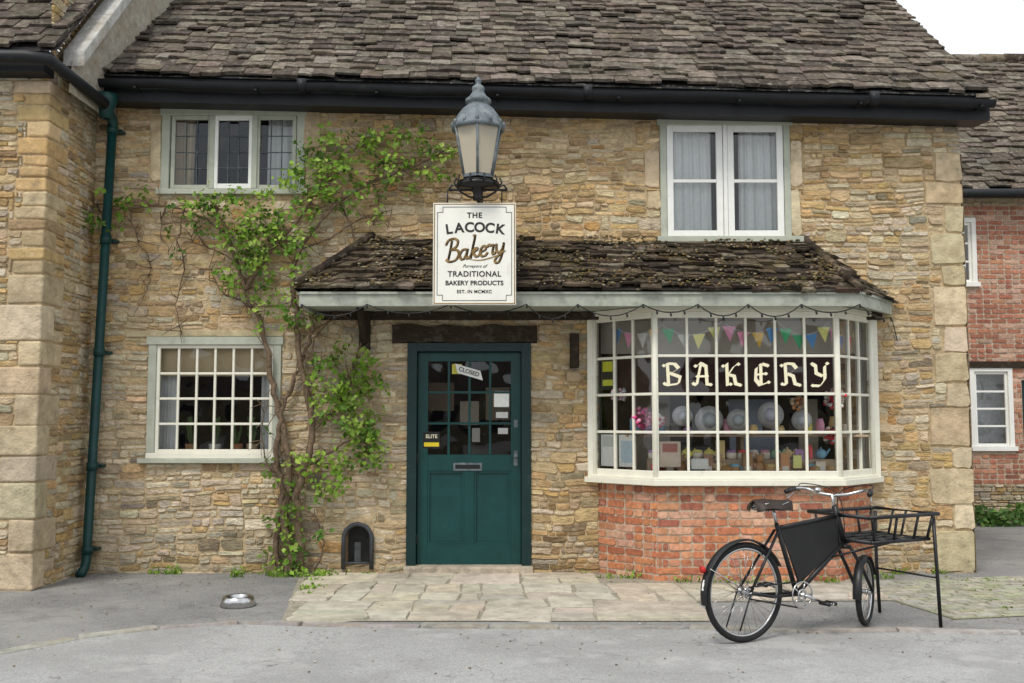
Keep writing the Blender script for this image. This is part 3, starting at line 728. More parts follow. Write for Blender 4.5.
# ================================================================== left stone house
lh=empty('stone_house'); LX=-4.24; LY=-1.05
def colL(s,h): return jc(tuple(x*.92 for x in rng.choice(GOLD+CREAM)),.14)
m1=MB()
ql=[];z=0;i=0
while z<2.75:
    q=rng.uniform(.20,.36); wq=[.44,.26][i%2]+rng.uniform(-.08,.06); ql.append((z,min(z+q,2.85),wq)); z+=q;i+=1
while z<4.6:
    q=rng.uniform(.09,.17); wq=rng.uniform(.12,.34); ql.append((z,min(z+q,4.7),wq)); z+=q;i+=1
opsf=[(LX-w_,LX,a,b) for a,b,w_ in ql]
courses(m1,lambda s,h,o:(s,LY-o,h+.03*noise.noise(Vector((s,h*2,4)))),-8.5,LX,-.05,4.78,opsf,colL)
opss=[(0,(.24 if i%2==0 else .42),a,b) for i,(a,b,w_) in enumerate(ql)]
courses(m1,lambda s,h,o:(LX+o,LY+s,h+.03*noise.noise(Vector((s,h*2,7)))),0,-LY,-.05,5.6,opss,colL)
m1.build('rubble_wall',[M['stone']],lh)
m2=MB()
for i,(a,b,w_) in enumerate(ql):
    c=jc(rng.choice([(.52,.43,.29),(.49,.40,.26),(.46,.385,.27),(.54,.45,.31)]) if a<2.7 else rng.choice(GOLD),.12)
    g=.004; sd=.24 if i%2==0 else .42; pr=rng.uniform(.008,.020)
    x0,x1,y0,y1=LX-w_+g,LX+pr,LY-pr,LY+sd-g
    j=lambda:rng.uniform(-.007,.007)
    vs=[(x,y,z) for z in (a+g,b-g) for x,y in ((x0,y0+j()),(x1+j(),y0+j()),(x1+j(),y1),(x0,y1))]
    vs=[(x,y,z+j()) for x,y,z in vs]
    m2.add(vs,[(0,3,2,1),(4,5,6,7),(0,1,5,4),(1,2,6,5),(2,3,7,6),(3,0,4,7)],c)
m2.build('quoins',[M['ashlar']],lh,.02,3)
m3=MB(); m3.box(-8.5,LX-.003,LY+.003,3,-.1,4.75)
m3.add([(LX,LY,-.1),(LX,0.3,-.1),(LX,0.3,6.2),(LX,LY,4.75)],[(0,1,2,3)])
m3.build('wall_core',[M['mortar']],lh)
m4=MB(); le=LY-.22
slates(m4,(-8.8,le,4.84),(-4.10,le,4.84),(-8.8,le+3.2,4.84+3.2*1.05),(-3.95,le+3.2,4.84+3.2*1.05),26,(.12,.32),.024,.034,colS,.8,.032)
m4.add([(-8.8,le,4.8),(-4.08,le,4.8),(-3.92,le+3.2,8.16),(-8.8,le+3.2,8.16)],[(0,1,2,3)],(.05,.04,.04))
m4.build('slate_roof',[M['slate']],lh)
m5=MB()
a=Vector((-4.06,-.98,4.76)); b=Vector((-3.90,2.2,8.2))
for i in range(6):
    p=a.lerp(b,i/6); q=a.lerp(b,(i+.985)/6)
    w_=.10
    vs=[(p.x-w_,p.y,p.z),(p.x+w_,p.y,p.z),(q.x+w_,q.y,q.z),(q.x-w_,q.y,q.z)]
    vs2=[(v[0],v[1],v[2]+.15) for v in vs]
    m5.add(vs+vs2,[(0,3,2,1),(4,5,6,7),(0,1,5,4),(1,2,6,5),(2,3,7,6),(3,0,4,7)],(.46,.45,.42))
m5.add([(-4.06,-1.05,4.5),(-4.0,2.2,4.5),(-3.9,2.2,8.25),(-4.06,-1.0,4.8)],[(0,1,2,3)],(.35,.32,.26))
m5.build('gable_coping',[M['ashlar']],lh,.012,2)
m6=MB(); m6.tube([(-8.8,LY-.3,4.76),(-4.3,LY-.3,4.72),(-4.12,LY-.28,4.70),(-4.02,-.9,4.62),(-3.98,-.45,4.58)],.055,12)
m6.box(-8.8,-4.2,LY-.2,LY,4.62,4.84)
m6.build('gutter',[M['gutter']],lh)
dp=MB(); tp=Vector((-4.01,-.16,4.5)); bt=Vector((-4.13,-.16,.02))
dp.tube([(-4.0,-.42,4.7),(-4.0,-.40,4.62),(-4.0,-.18,4.48),tuple(tp-Vector((0,0,.1)))],.05,12)
dp.lathe([(.02,-.1),(.06,-.1),(.075,.0),(.11,.08),(.11,.14),(.09,.14)],(-4.0,-.36,4.56),12)
dp.tube([tp,bt+Vector((0,0,.14)),bt+Vector((0,-.03,.06)),bt+Vector((0,-.14,0))],.045,14)
for f_ in (.02,.27,.52,.77,.95):
    p=tp.lerp(bt,f_); dp.tube([p+Vector((0,0,.04)),p-Vector((0,0,.04))],.055,14); dp.box(p.x-.075,p.x+.075,-.11,-.0,p.z-.014,p.z+.014)
dp.build('drainpipe',[M['pipegreen']])

# ================================================================== right brick house
bh=empty('brick_house'); BY=5.0
def RB(px0,py0,px1,py1): return R(px0,py0,px1,py1,BY)
wu=RB(958,218,976,287); wl=RB(970,367,1013,451); dd_=(F(1022,400,BY)[0],F(1022,400,BY)[0]+1.0,0,2.1)
opb=[wu,wl,dd_]
m1=MB(); bricks(m1,lambda s,h,o:(s,BY-o,h),5.2,9.6,.55,4.75,opb,lambda:jc(rng.choice([(.42,.18,.12),(.46,.22,.14),(.36,.15,.10),(.50,.32,.24)]),.15),o=.012,gap=.014)
m1.build('brick_wall',[M['brick']],bh)
m1=MB(); courses(m1,lambda s,h,o:(s,BY-.02-o,h),5.2,9.6,-.05,.55,[dd_],colL); courses(m1,lambda s,h,o:(s,BY-o,h),5.2,9.6,4.75,5.0,[],lambda s,h:jc((.5,.42,.3)),rowh=(.12,.13)); m1.build('stone_plinth',[M['stone']],bh)
m1=MB(); backing(m1,lambda s,h,o:(s,BY-.002,h),4.4,13,-.1,5.0,opb); m1.box(4.4,13,BY+2.4,BY+7,-.1,5.0); m1.build('wall_core',[M['brickmortar']],bh)
m1=MB(); g1=MB(); 
fb=(0,BY,1,0)
for q,c_ in ((wu,(1,3)),(wl,(1,4))):
    x0,x1,z0,z1=q
    m1.lbox(fb,x0,x1,-.1,.03,z1-.07,z1); m1.lbox(fb,x0-.03,x1+.03,-.1,.06,z0,z0+.07); m1.lbox(fb,x0,x0+.07,-.1,.03,z0+.07,z1-.07); m1.lbox(fb,x1-.07,x1,-.1,.03,z0+.07,z1-.07)
    sash(m1,g1,fb,x0+.07,x1-.07,z0+.07,z1-.07,.0,c_[0],c_[1],.04,.03)
    m1.add([(x0,BY+.3,z0),(x1,BY+.3,z0),(x1,BY+.3,z1),(x0,BY+.3,z1)],[(0,1,2,3)],mi=1)
x0,x1=dd_[:2]; m1.box(x0,x1,BY+.05,BY+.1,0,2.1,mi=3); m1.box(5.2,9.6,BY-.05,BY-.0,2.28,2.38,mi=2)
m1.build('window_frames',[M['white2'],surf('net',(.45,.47,.48),.9),M['timber'],M['dgreen']],bh,.004)
g1.build('window_panes',[M['glass']],bh)
m1=MB(); slates(m1,(4.6,BY-.3,4.93),(10.2,BY-.3,4.93),(4.6,BY+3.4,4.93+3.35),(10.2,BY+3.4,4.93+3.35),26,(.15,.36),.03,.045,colS,.8,.04)
m1.add([(4.6,BY-.3,4.9),(10.2,BY-.3,4.9),(10.2,BY+3.4,8.24),(4.6,BY+3.4,8.24)],[(0,1,2,3)],(.04,.04,.04))
ridge(m1,(4.6,BY+3.4,8.25),(10.2,BY+3.4,8.25),12,.11)
m1.build('slate_roof',[M['slate']],bh)
m1=MB(); m1.tube([(4.6,BY-.36,4.86),(10.2,BY-.36,4.86)],.07,10); m1.build('gutter',[M['gutter']],bh)

# ================================================================== cottages across the street (seen in the window reflections)
oc=empty('stone_cottage')
m1=MB()
for (x0,x1,h_,r_) in ((-20,-5,3.0,4.6),(-4,5.5,2.5,4.1),(8,22,3.1,4.8)):
    y0,y1=-28,-33
    m1.box(x0,x1,y1,y0,-.1,h_,(.30,.25,.17),0)
    ym=(y0+y1)/2
    m1.add([(x0-.2,y0+.3,h_-.1),(x1+.2,y0+.3,h_-.1),(x1+.2,ym,r_),(x0-.2,ym,r_)],[(0,1,2,3)],(.10,.08,.07),1)
    m1.add([(x0-.2,y1-.3,h_-.1),(x1+.2,y1-.3,h_-.1),(x1+.2,ym,r_),(x0-.2,ym,r_)],[(0,1,2,3)],(.10,.08,.07),1)
    for x in (x0+1,x1-1.5): m1.box(x,x+.7,ym-.3,ym+.3,r_-.4,r_+.9,(.3,.2,.15),0)
    x=x0+1.2
    while x<x1-1.2: m1.box(x,x+.9,y0,y0+.03,1.0,2.1,(.04,.04,.05),0); m1.box(x-.06,x+.96,y0,y0+.02,.94,2.16,(.7,.7,.65),0); x+=2.2
m1.build('cottage_row',[M['stone'],M['slate']],oc)

# ================================================================== ground
asph=surf('asphalt',(.25,.247,.24),.95,60,.4,1,90,.010,[((.36,.35,.33),1.1,.44,.62,.6),((.15,.15,.148),2.6,.54,.68,.5),((.50,.48,.45),45,.6,.7,.7),((.09,.088,.085),35,.6,.7,.6)],big=.15,spec=.15,crack=(.9,.004,.5))
gm=MB(); gm.add([(-150,-150,0),(150,-150,0),(150,150,0),(-150,150,0)],[(0,1,2,3)]); gm.build('ground',[asph])
roadm=surf('road_surface',(.38,.378,.37),.9,70,.28,.9,100,.008,[((.28,.278,.27),.8,.44,.56,.55),((.47,.46,.445),1.4,.54,.62,.55),((.22,.218,.21),5,.58,.7,.4),((.56,.55,.52),50,.6,.7,.6),((.13,.13,.125),38,.62,.7,.55)],big=.08,spec=.15,crack=(.7,.0028,.45))
ep=[(-60,-3.3),(-9,-3.2)]+[G(px,py) for px,py in ((-120,668),(0,656),(80,640),(160,630),(240,625),(300,627),(420,629),(560,630),(690,630),(800,634),(900,633),(1024,636),(1150,640))]+[(9,-2.7),(60,-2.7)]
rm=MB(); n=len(ep)
vs=[(x,y,.004) for x,y in ep]+[(x,-18,.004) for x,y in ep]
rm.add(vs,[(i,n+i,n+i+1,i+1) for i in range(n-1)]); rm.build('road',[roadm])
ks=MB()
epk=ep[2:-2]
for (a,b) in zip(epk[:-1],epk[1:]):
    A=Vector((a[0],a[1],0));B=Vector((b[0],b[1],0)); L=(B-A).length; nn=max(1,int(L/.5)); d=(B-A).normalized(); nrm=Vector((-d.y,d.x,0))
    for i in range(nn):
        s0=L*i/nn;s1=L*(i+1)/nn-.008
        mp=lambda s,h,o,A=A,d=d,nrm=nrm:tuple(A+d*s+nrm*h+Vector((0,0,o)))
        stone(ks,mp,s0,s1,0.0,.11+rng.uniform(-.012,.012),rng.uniform(.012,.022),jc((.34,.33,.30),.15),.008,.006)
ks.build('kerb',[M['ashlar']])
fl=MB()
flm=surf('flagstone',None,.9,7,.25,.8,30,.010,[((.26,.235,.19),2.2,.5,.68,.55),((.20,.18,.15),12,.6,.7,.5),((.64,.60,.52),10,.6,.7,.4)],big=.14,spec=.15)
FC=[(.50,.45,.365),(.47,.43,.355),(.53,.475,.385),(.44,.40,.33),(.51,.45,.35)]
mpG=lambda s,h,o:(s+.12*noise.noise(Vector((s*1.2,h*1.6,1)))+.03*noise.noise(Vector((s*5,h*5,3))),h+.15*noise.noise(Vector((s*1.1,h*1.3,7)))*min(1,max(0,-h*3))+.02*noise.noise(Vector((s*5,h*5,9))),o)
def fillF(a,b,c,d):
    if (b-a)>rng.uniform(.45,1.1): m_=a+(b-a)*rng.uniform(.35,.65); fillF(a,m_,c,d); fillF(m_,b,c,d); return
    if (d-c)>rng.uniform(.3,.75): m_=c+(d-c)*rng.uniform(.35,.65); fillF(a,b,c,m_); fillF(a,b,m_,d); return
    stone(fl,mpG,a+.005,b-.005,c+.005,d-.005,rng.uniform(.009,.020),jc(rng.choice(FC),.10),.018,.007)
fillF(-1.95,-.6,-.75,-.03); fillF(-.6,.82,-.70,-.03); fillF(-1.85,.1,-1.55,-.75); fillF(.1,1.5,-1.55,-.70); fillF(-1.7,-.2,-2.38,-1.55); fillF(-.2,1.5,-2.38,-1.55); fillF(1.5,3.2,-1.5,-.72)
fl.build('flagstone_pavement',[flm])
bed=MB(); bed.add([(-2.08,.0,.006),(3.3,.0,.006),(3.24,-1.54,.006),(1.5,-1.6,.006),(1.48,-2.40,.006),(-1.72,-2.40,.006)],[(0,1,2,3,4,5)]); bed.build('paving_bed',[surf('bed',(.32,.29,.23),1,30,.4,.8,40,.01,[((.14,.14,.08),4,.52,.68,.6)])])
sm=MB()
th=math.radians(12)
mp0=lambda s,h,o:(3.35+s*math.cos(th)-h*math.sin(th),-2.3+s*math.sin(th)+h*math.cos(th),o)
mp=lambda s,h,o:mp0(s+.03*noise.noise(Vector((s*3,h*3,1))),h+.04*noise.noise(Vector((s*2,h*2,6))),o)
bricks(sm,mp,0,2.2,0,1.7,[],lambda:jc(rng.choice([(.34,.32,.27),(.38,.35,.29),(.30,.29,.23),(.34,.34,.24)]),.15),bw=.21,bh=.105,o=.012,gap=.012)
sm.build('cobbled_pavement',[surf('setts',None,.95,20,.3,.7,40,.008,[((.24,.26,.12),3,.5,.64,.5),((.36,.35,.32),1.5,.5,.6,.6)])])
sb=MB(); sb.add([mp0(-.02,-.02,.005),mp0(2.22,-.02,.005),mp0(2.22,1.72,.005),mp0(-.02,1.72,.005)],[(0,1,2,3)]); sb.build('cobble_bed',[surf('bed2',(.24,.24,.15),1,30,.4,.6)])
gt=MB()
for i in range(900):
    if rng.random()<.6: x,y=rng.uniform(-4.2,4.4),-rng.random()**2*1.2-.04
    else: x,y=rng.uniform(-4.5,4.5),-rng.uniform(.1,4)
    r=rng.uniform(.003,.009); gt.ball((x,y,.010),r*1.3,r,r*.5,jc(rng.choice([(.34,.3,.24),(.18,.14,.09),(.45,.41,.33),(.24,.18,.1)]),.3),0,5,3)
gt.build('gravel',[M['attr']])

# ================================================================== plants
def leaf(mb,p,size,col,up=None):
    d=Vector((rng.gauss(0,1),rng.gauss(0,.7)-.2,rng.gauss(0,.8)-.5)).normalized()
    nrm=Vector((rng.gauss(0,.5),-1+rng.gauss(0,.3),rng.gauss(0.7,.5))).normalized()
    side=d.cross(nrm)
    if side.length<.05: return
    side.normalize(); nrm=side.cross(d)
    w=size*.36
    mb.add([p,p+d*size*.4+side*w+nrm*size*.08,p+d*size,p+d*size*.4-side*w+nrm*size*.08,p+d*size*.5-nrm*size*.02],[(0,1,4),(1,2,4),(2,3,4),(3,0,4)],col,0,False)
vine=empty('climbing_vine'); vb=MB(); vl=MB()
def V(px,py,y): x,z=F(px,py,y); return Vector((x,y,z))
def smooth(pts,sub=5):
    out=[]
    n=len(pts)
    for i in range(n-1):
        p0,p1,p2,p3=pts[max(i-1,0)],pts[i],pts[i+1],pts[min(i+2,n-1)]
        for k in range(sub):
            t=k/sub
            out.append(.5*((2*p1)+(p2-p0)*t+(2*p0-5*p1+4*p2-p3)*t*t+(3*p1-p0-3*p2+p3)*t**3))
    out.append(pts[-1]); return out
branches=[
 ([(288,592),(290,560),(284,520),(290,480),(284,430),(272,385),(266,345),(256,312),(246,290),(236,262),(226,232),(215,205)],.045,.013,-.10),
 ([(296,590),(302,548),(296,505),(304,468),(312,430),(306,390),(298,350),(296,315),(292,285),(300,250),(318,225),(340,200),(372,182),(410,168),(445,150)],.042,.010,-.12),
 ([(282,588),(276,545),(282,500),(276,460),(280,420),(292,385),(302,360),(312,330),(306,300)],.032,.014,-.09),
 ([(312,430),(330,415),(345,395),(352,370),(362,340)],.02,.008,-.12),
 ([(304,468),(330,452),(352,440),(375,448)],.018,.006,-.12),
 ([(296,505),(318,520),(322,548),(312,580)],.012,.006,-.12),
 ([(226,232),(200,216),(165,206),(130,208),(98,204),(62,208)],.014,.005,-.07),
 ([(246,290),(262,262),(280,240),(305,212),(330,170),(352,150),(380,140)],.022,.007,-.1),
 ([(184,212),(178,240),(184,270),(176,305),(182,335)],.008,.004,-.05),
 ([(256,312),(240,300),(222,292),(210,270)],.012,.005,-.08),
 ([(340,200),(352,230),(360,262),(350,290),(330,300)],.010,.004,-.06),
 ([(300,250),(330,238),(355,222),(392,210)],.012,.005,-.08),
 ([(236,262),(215,250),(190,240),(206,222)],.008,.004,-.06),
 ([(372,182),(380,205),(372,225)],.008,.004,-.05),
 ([(130,208),(135,235),(150,262),(146,290)],.006,.003,-.04),
 ([(165,206),(160,230),(170,255)],.005,.003,-.04),
 ([(98,204),(104,228),(96,250)],.005,.003,-.04),
 ([(290,480),(272,470),(262,440),(268,400)],.010,.005,-.07),
 ([(306,390),(318,372),(312,345),(326,325),(345,312)],.012,.005,-.1),
]
for pts,r0,r1,y in branches:
    P=[V(a,b,y+rng.uniform(-.02,.02)) for a,b in pts]; P[0].y=y
    P=smooth(P,5); P=[p+Vector((rng.gauss(0,.010),rng.gauss(0,.005),0)) for p in P]
    n=len(P); vb.tube(P,[(r0+(r1-r0)*i/(n-1))*rng.uniform(.85,1.15) for i in range(n)],8)
    for i in range(int(n*.9)):
        p=rng.choice(P[n//6:]); q=p+Vector((rng.gauss(0,.12),-rng.uniform(0,.08),rng.gauss(0,.12)))
        vb.tube([p,p.lerp(q,.5)+Vector((rng.gauss(0,.02),-.02,rng.gauss(0,.02))),q],[.005,.004,.002],4)
LC=[(.20,.35,.035),(.14,.28,.03),(.27,.42,.055),(.09,.19,.025),(.33,.46,.09),(.22,.38,.045)]
clusters=[
 (345,155,45,22,38),(405,150,42,22,28),(430,165,22,20,9),(300,190,30,25,22),(340,185,35,16,16),(240,215,42,22,36),(262,245,38,24,32),(230,262,25,25,12),
 (255,285,22,22,10),(295,230,25,25,11),(215,205,25,14,9),(150,205,40,14,8),(95,207,34,18,11),(72,212,12,16,9),(300,315,20,18,7),(272,320,16,14,4),(290,290,18,20,5),
 (345,375,32,26,32),(362,400,28,26,28),(325,395,18,25,8),(375,445,20,20,11),(345,455,26,14,10),(355,425,24,16,9),(300,475,18,22,6),(325,475,20,16,7),(275,510,14,30,6),(302,530,22,30,9),(280,560,14,24,6),(325,500,14,16,4),(300,575,22,12,5),
 (270,450,12,20,2),(370,215,24,18,3),(180,235,20,22,3),(400,180,30,12,7)]
for (px,py,rx,ry,n) in clusters:
    for _ in range(n):
        a=rng.uniform(0,2*PI); r=math.sqrt(rng.random())*1.12
        c=V(px+rx*r*math.cos(a),py+ry*r*math.sin(a),-.10-rng.random()*.18)
        base=rng.choice(LC); sh=rng.uniform(.5,1.2)
        q=c+Vector((rng.gauss(0,.05),rng.uniform(.02,.1),rng.gauss(0,.05)))
        vb.tube([q,c],[.004,.002],4)
        for k in range(rng.randint(6,13)):
            p=c+Vector((rng.gauss(0,.045),rng.gauss(0,.03),rng.gauss(0,.042)))
            leaf(vl,p,rng.uniform(.03,.08),jc(tuple(x*sh for x in base),.2))
vb.build('stems',[M['bark']],vine); vl.build('leaves',[M['leaf']],vine)
wd=MB()
def tuft(x,y,n,h,cols=LC):
    for i in range(n):
        p=Vector((x+rng.gauss(0,.04),y+rng.gauss(0,.02),.0)); d=Vector((rng.gauss(0,.4),rng.gauss(-.2,.3),1)).normalized(); hh=h*rng.uniform(.5,1.2); w_=.006
        t=p+d*hh+Vector((rng.gauss(0,.02),rng.gauss(-.02,.02),-.01)); m_=p+d*hh*.5
        wd.add([p-Vector((w_,0,0)),p+Vector((w_,0,0)),m_+Vector((w_*.8,0,0)),t,m_-Vector((w_*.8,0,0))],[(0,1,2,3,4)],jc(rng.choice(cols),.25))
        if rng.random()<.5: leaf(wd,t,rng.uniform(.02,.04),jc(rng.choice(cols),.25))
for _ in range(46):
    x=rng.uniform(-4.0,4.4)
    if dr[0]-.1<x<dr[1]+.1: continue
    yb=-.07 if not (.8<x<3.6) else (-.6 if 1.35<x<3.08 else -.35)
    tuft(x,yb,rng.randint(4,12),rng.uniform(.03,.09))
for _ in range(14): tuft(rng.uniform(-2.4,-1.7),rng.uniform(-.3,-.1),6,.08)
for _ in range(8):
    gx_,gy_=G(rng.uniform(305,322),rng.uniform(575,610)); tuft(gx_,gy_,7,.06)
tuft(G(236,577)[0],G(236,577)[1],16,.1)
for _ in range(40): tuft(rng.uniform(3.9,4.9),rng.uniform(-2.1,-.4),5,.03,[(.16,.22,.04),(.2,.25,.06)])
wd.build('weeds',[M['leaf']])
hb=MB()
for i in range(1400):
    x=rng.uniform(6.0,9.5); y=BY-.25-rng.random()*.5; hgt=.45*(.6+.5*noise.noise(Vector((x*1.5,0,0))))
    leaf(hb,Vector((x,y,rng.uniform(.02,hgt))),rng.uniform(.06,.12),jc(rng.choice([(.08,.17,.04),(.13,.23,.05),(.05,.11,.02)]),.3))
hb.build('garden_shrubs',[M['leaf']])

# ================================================================== street lantern + sign
def text(body,x,y,z,size,mat,parent,shear=0,offset=0,spacing=1,name='lettering',scx=1):
    c=bpy.data.curves.new(name,'FONT'); c.body=body; c.size=size; c.align_x='CENTER'; c.align_y='CENTER'; c.shear=shear; c.extrude=.001; c.offset=offset; c.space_character=spacing
    o=bpy.data.objects.new(name,c); bpy.context.scene.collection.objects.link(o); o.location=(x,y,z); o.rotation_euler=(PI/2,0,0); o.scale=(scx,1,1)
    c.materials.append(mat); o.parent=parent; return o
SY=-.90
lam=empty('wall_lantern'); lm=MB()
lx,lz0=F(478,183,SY)
pz=lambda py:F(478,py,SY)[1]
lm.lathe([(.145,pz(177)),(.232,pz(129))],(lx,SY,0),6,mi=1,smooth=False,rot=PI/6)
for k_ in range(6):
    t=PI/6+k_*PI/3
    lm.tube([(lx+.147*math.cos(t),SY+.147*math.sin(t),pz(177)),(lx+.235*math.cos(t),SY+.235*math.sin(t),pz(129))],.013,6,mi=2)
lm.lathe([(.001,pz(179)),(.155,pz(179)),(.157,pz(176)),(.135,pz(175))],(lx,SY,0),6,mi=2,smooth=False,rot=PI/6)
lm.lathe([(.22,pz(131)),(.245,pz(131)),(.25,pz(127)),(.232,pz(125)),(.20,pz(117)),(.15,pz(110)),(.105,pz(106)),(.10,pz(104)),(.12,pz(103)),(.12,pz(100)),(.085,pz(97)),(.06,pz(93)),(.05,pz(92)),(.062,pz(90)),(.055,pz(87)),(.02,pz(84)),(.03,pz(82)),(.03,pz(80)),(.006,pz(77)),(.001,pz(76))],(lx,SY,0),16,mi=0)
for k_ in range(12):
    t=k_*PI/6; lm.ball((lx+.238*math.cos(t),SY+.238*math.sin(t),pz(125)),.018,.018,.03,mi=0,n=6,m=4)
lm.tube([(lx,SY,pz(177)),(lx,SY,pz(160))],.02,8,mi=2); lm.ball((lx,SY,pz(152)),.045,.045,.08,mi=3)
lm.lathe([(.15,pz(182)),(.20,pz(184)),(.20,pz(187)),(.06,pz(188)),(.04,pz(197)),(.05,pz(200)),(.001,pz(201))],(lx,SY,0),12,mi=4)
for k_ in range(10):
    t=k_*PI/5; c=(lx+.19*math.cos(t),SY+.19*math.sin(t))
    lm.tube([(c[0],c[1],pz(187)),(c[0]+.03*math.cos(t),c[1]+.03*math.sin(t),pz(183)),(c[0]+.01*math.cos(t),c[1]+.01*math.sin(t),pz(178))],.009,5,mi=4)
    t2=t+PI/5; lm.tube([(c[0],c[1],pz(183)),(lx+.19*math.cos(t2),SY+.19*math.sin(t2),pz(183))],.008,5,mi=4)
lm.tube([(lx-.27,SY,pz(190)),(lx+.27,SY,pz(190))],.012,6,mi=4)
for s2 in (-1,1):
    lm.tube([(lx+s2*.27,SY,pz(190)),(lx+s2*.24,SY,pz(185)),(lx+s2*.20,SY,pz(186)),(lx+s2*.16,SY,pz(192)),(lx+s2*.08,SY,pz(197)),(lx,SY,pz(198))],.010,6,mi=4)
lm.tube([(lx,SY,pz(196)),(lx,-.45,pz(196)),(lx,.02,pz(194))],.018,8,mi=4)
lm.tube([(lx,SY+.12,pz(196)),(lx,-.5,pz(196)-.12),(lx,-.2,pz(196)-.3),(lx,-.03,pz(196)-.32)],.012,8,mi=4)
lm.tube([(lx,-.02,pz(170)),(lx,-.02,pz(240))],.02,8,mi=4)
lm.build('lantern_body',[M['lead'],M['lglass'],M['lead'],surf('mantle',(.8,.75,.6),.5),M['black']],lam)
sg=empty('hanging_sign')
x0,x1,z0,z1=R(433,203,516,305,SY-.01)
sm_=MB(); sm_.box(x0,x1,SY-.02,SY+.02,z0,z1); sm_.build('sign_board',[surf('sign_white',(.80,.79,.72),.5,5,.05,.1,40,.002,[((.5,.48,.4),7,.58,.75,.4)])],sg,.006,2)
bd=MB(); yb=SY-.0215
def rectline(mb,a,b,c,d,w,y,mi=0):
    mb.box(a,b,y,y+.001,c,c+w,mi=mi); mb.box(a,b,y,y+.001,d-w,d,mi=mi); mb.box(a,a+w,y,y+.001,c+w,d-w,mi=mi); mb.box(b-w,b,y,y+.001,c+w,d-w,mi=mi)
rectline(bd,x0+.008,x1-.008,z0+.008,z1-.008,.010,yb,1)
i_=.04; n_=.05
P=[(x0+i_+n_,z0+i_),(x1-i_-n_,z0+i_),(x1-i_-n_,z0+i_+n_),(x1-i_,z0+i_+n_),(x1-i_,z1-i_-n_),(x1-i_-n_,z1-i_-n_),(x1-i_-n_,z1-i_),(x0+i_+n_,z1-i_),(x0+i_+n_,z1-i_-n_),(x0+i_,z1-i_-n_),(x0+i_,z0+i_+n_),(x0+i_+n_,z0+i_+n_)]
for a,b in zip(P,P[1:]+P[:1]): bd.tube([(a[0],yb,a[1]),(b[0],yb,b[1])],.0026,4,mi=0)
cx=(x0+x1)/2; zz=lambda py:F(475,py,SY)[1]
bd.tube(smooth([Vector((cx-.06,yb,zz(259.5))),Vector((cx+.05,yb,zz(260.5))),Vector((cx+.18,yb,zz(257))),Vector((cx+.29,yb,zz(251)))],6),[.001+.005*math.sin(PI*i/18) for i in range(19)],5,mi=1)
SC={'B':[(.10,.05),(.22,.5),(.32,.98)],'B2':[(.02,.80),(.18,1.02),(.45,1.04),(.60,.88),(.52,.66),(.28,.54)],'B3':[(.28,.54),(.56,.48),(.62,.25),(.44,.02),(.16,.0),(.02,.12)],
'a':[(.42,.42),(.22,.46),(.06,.26),(.10,.04),(.26,.04),(.42,.36)],'a2':[(.44,.46),(.36,.12),(.42,.0),(.56,.12)],
'k':[(.06,.0),(.18,.5),(.30,1.0),(.22,1.04)],'k2':[(.12,.22),(.32,.44),(.40,.36),(.20,.24),(.34,.02),(.50,.12)],
'e':[(.06,.2),(.30,.28),(.34,.42),(.20,.46),(.06,.24),(.12,.02),(.28,.0),(.42,.14)],
'r':[(.04,.38),(.14,.5),(.20,.42),(.34,.44),(.28,.10),(.34,.0),(.46,.12)],
'y':[(.06,.46),(.06,.16),(.18,.04),(.34,.20),(.42,.46)],'y2':[(.42,.46),(.30,-.10),(.12,-.42),(-.04,-.34),(.08,-.14),(.44,.10)]}
word=[('B',0),('B2',0),('B3',0),('a',.62),('a2',.62),('k',1.12),('k2',1.12),('e',1.58),('r',1.94),('y',2.36),('y2',2.36)]
yy=0
sc_=MB()
for lay,(dx_,dz_,mi,nbw) in enumerate(((.008,-.007,1,.055),(0,0,0,.048))):
    for key,off_ in word:
        pts=[Vector((p[0]+off_+.14*p[1],0,p[1])) for p in SC[key]]
        pts=smooth(pts,4)
        for a,b in zip(pts[:-1],pts[1:]):
            yy+=1; y=SY-.0208-lay*.0012-.000004*yy
            def W(p,sx,sz):
                u=(p.x+sx-1.45)*.195; v=(p.z+sz-.4)*.195
                ca_,sa_=math.cos(.17),math.sin(.17)
                return (cx+u*ca_-v*sa_+dx_,y,zz(249)+u*sa_+v*ca_+dz_)
            k_=nbw
            sc_.add([W(a,-k_,-k_*.7),W(a,k_,k_*.7),W(b,k_,k_*.7),W(b,-k_,-k_*.7)],[(0,1,2,3)],mi=mi)
            sc_.add([W(a,-k_*.5,k_*.5),W(a,k_*.5,-k_*.5),W(b,k_*.5,-k_*.5),W(b,-k_*.5,k_*.5)],[(0,1,2,3)],mi=mi)
sc_.build('script_lettering',[M['gold'],M['ink']],sg)
bd.build('sign_border',[M['ink'],M['gold']],sg)
text('THE',cx,yb,zz(216),.07,M['ink'],sg,offset=.002,spacing=1.15)
for i,chh in enumerate('LACOCK'):
    t=(i-2.5)/2.5
    o=text(chh,cx+t*.235,yb,zz(228.5)-.018*t*t+.004,.125,M['ink'],sg,offset=.004); o.rotation_euler=(PI/2,-(-.14*t),0)
text('Purveyors of',cx,yb,zz(266.5),.042,M['ink'],sg,.4)
text('TRADITIONAL',cx,yb,zz(274.5),.070,M['ink'],sg,0,.0016,1.1); text('BAKERY PRODUCTS',cx,yb,zz(283.5),.058,M['ink'],sg,0,.0016,1.02); text('EST. IN MCMXC',cx,yb,zz(292),.042,M['ink'],sg,0,.001,1.1)
hk=MB()
for s2 in (-1,1): hk.tube([(cx+s2*.25,SY,z1-.01),(cx+s2*.25,SY,pz(190))],.007,6)
hk.tube([(cx-.2,SY+.03,z0+.15),(cx-.2,-.78,z0+.15)],.01,6); hk.tube([(cx+.2,SY+.03,z0+.15),(cx+.2,-.78,z0+.15)],.01,6)
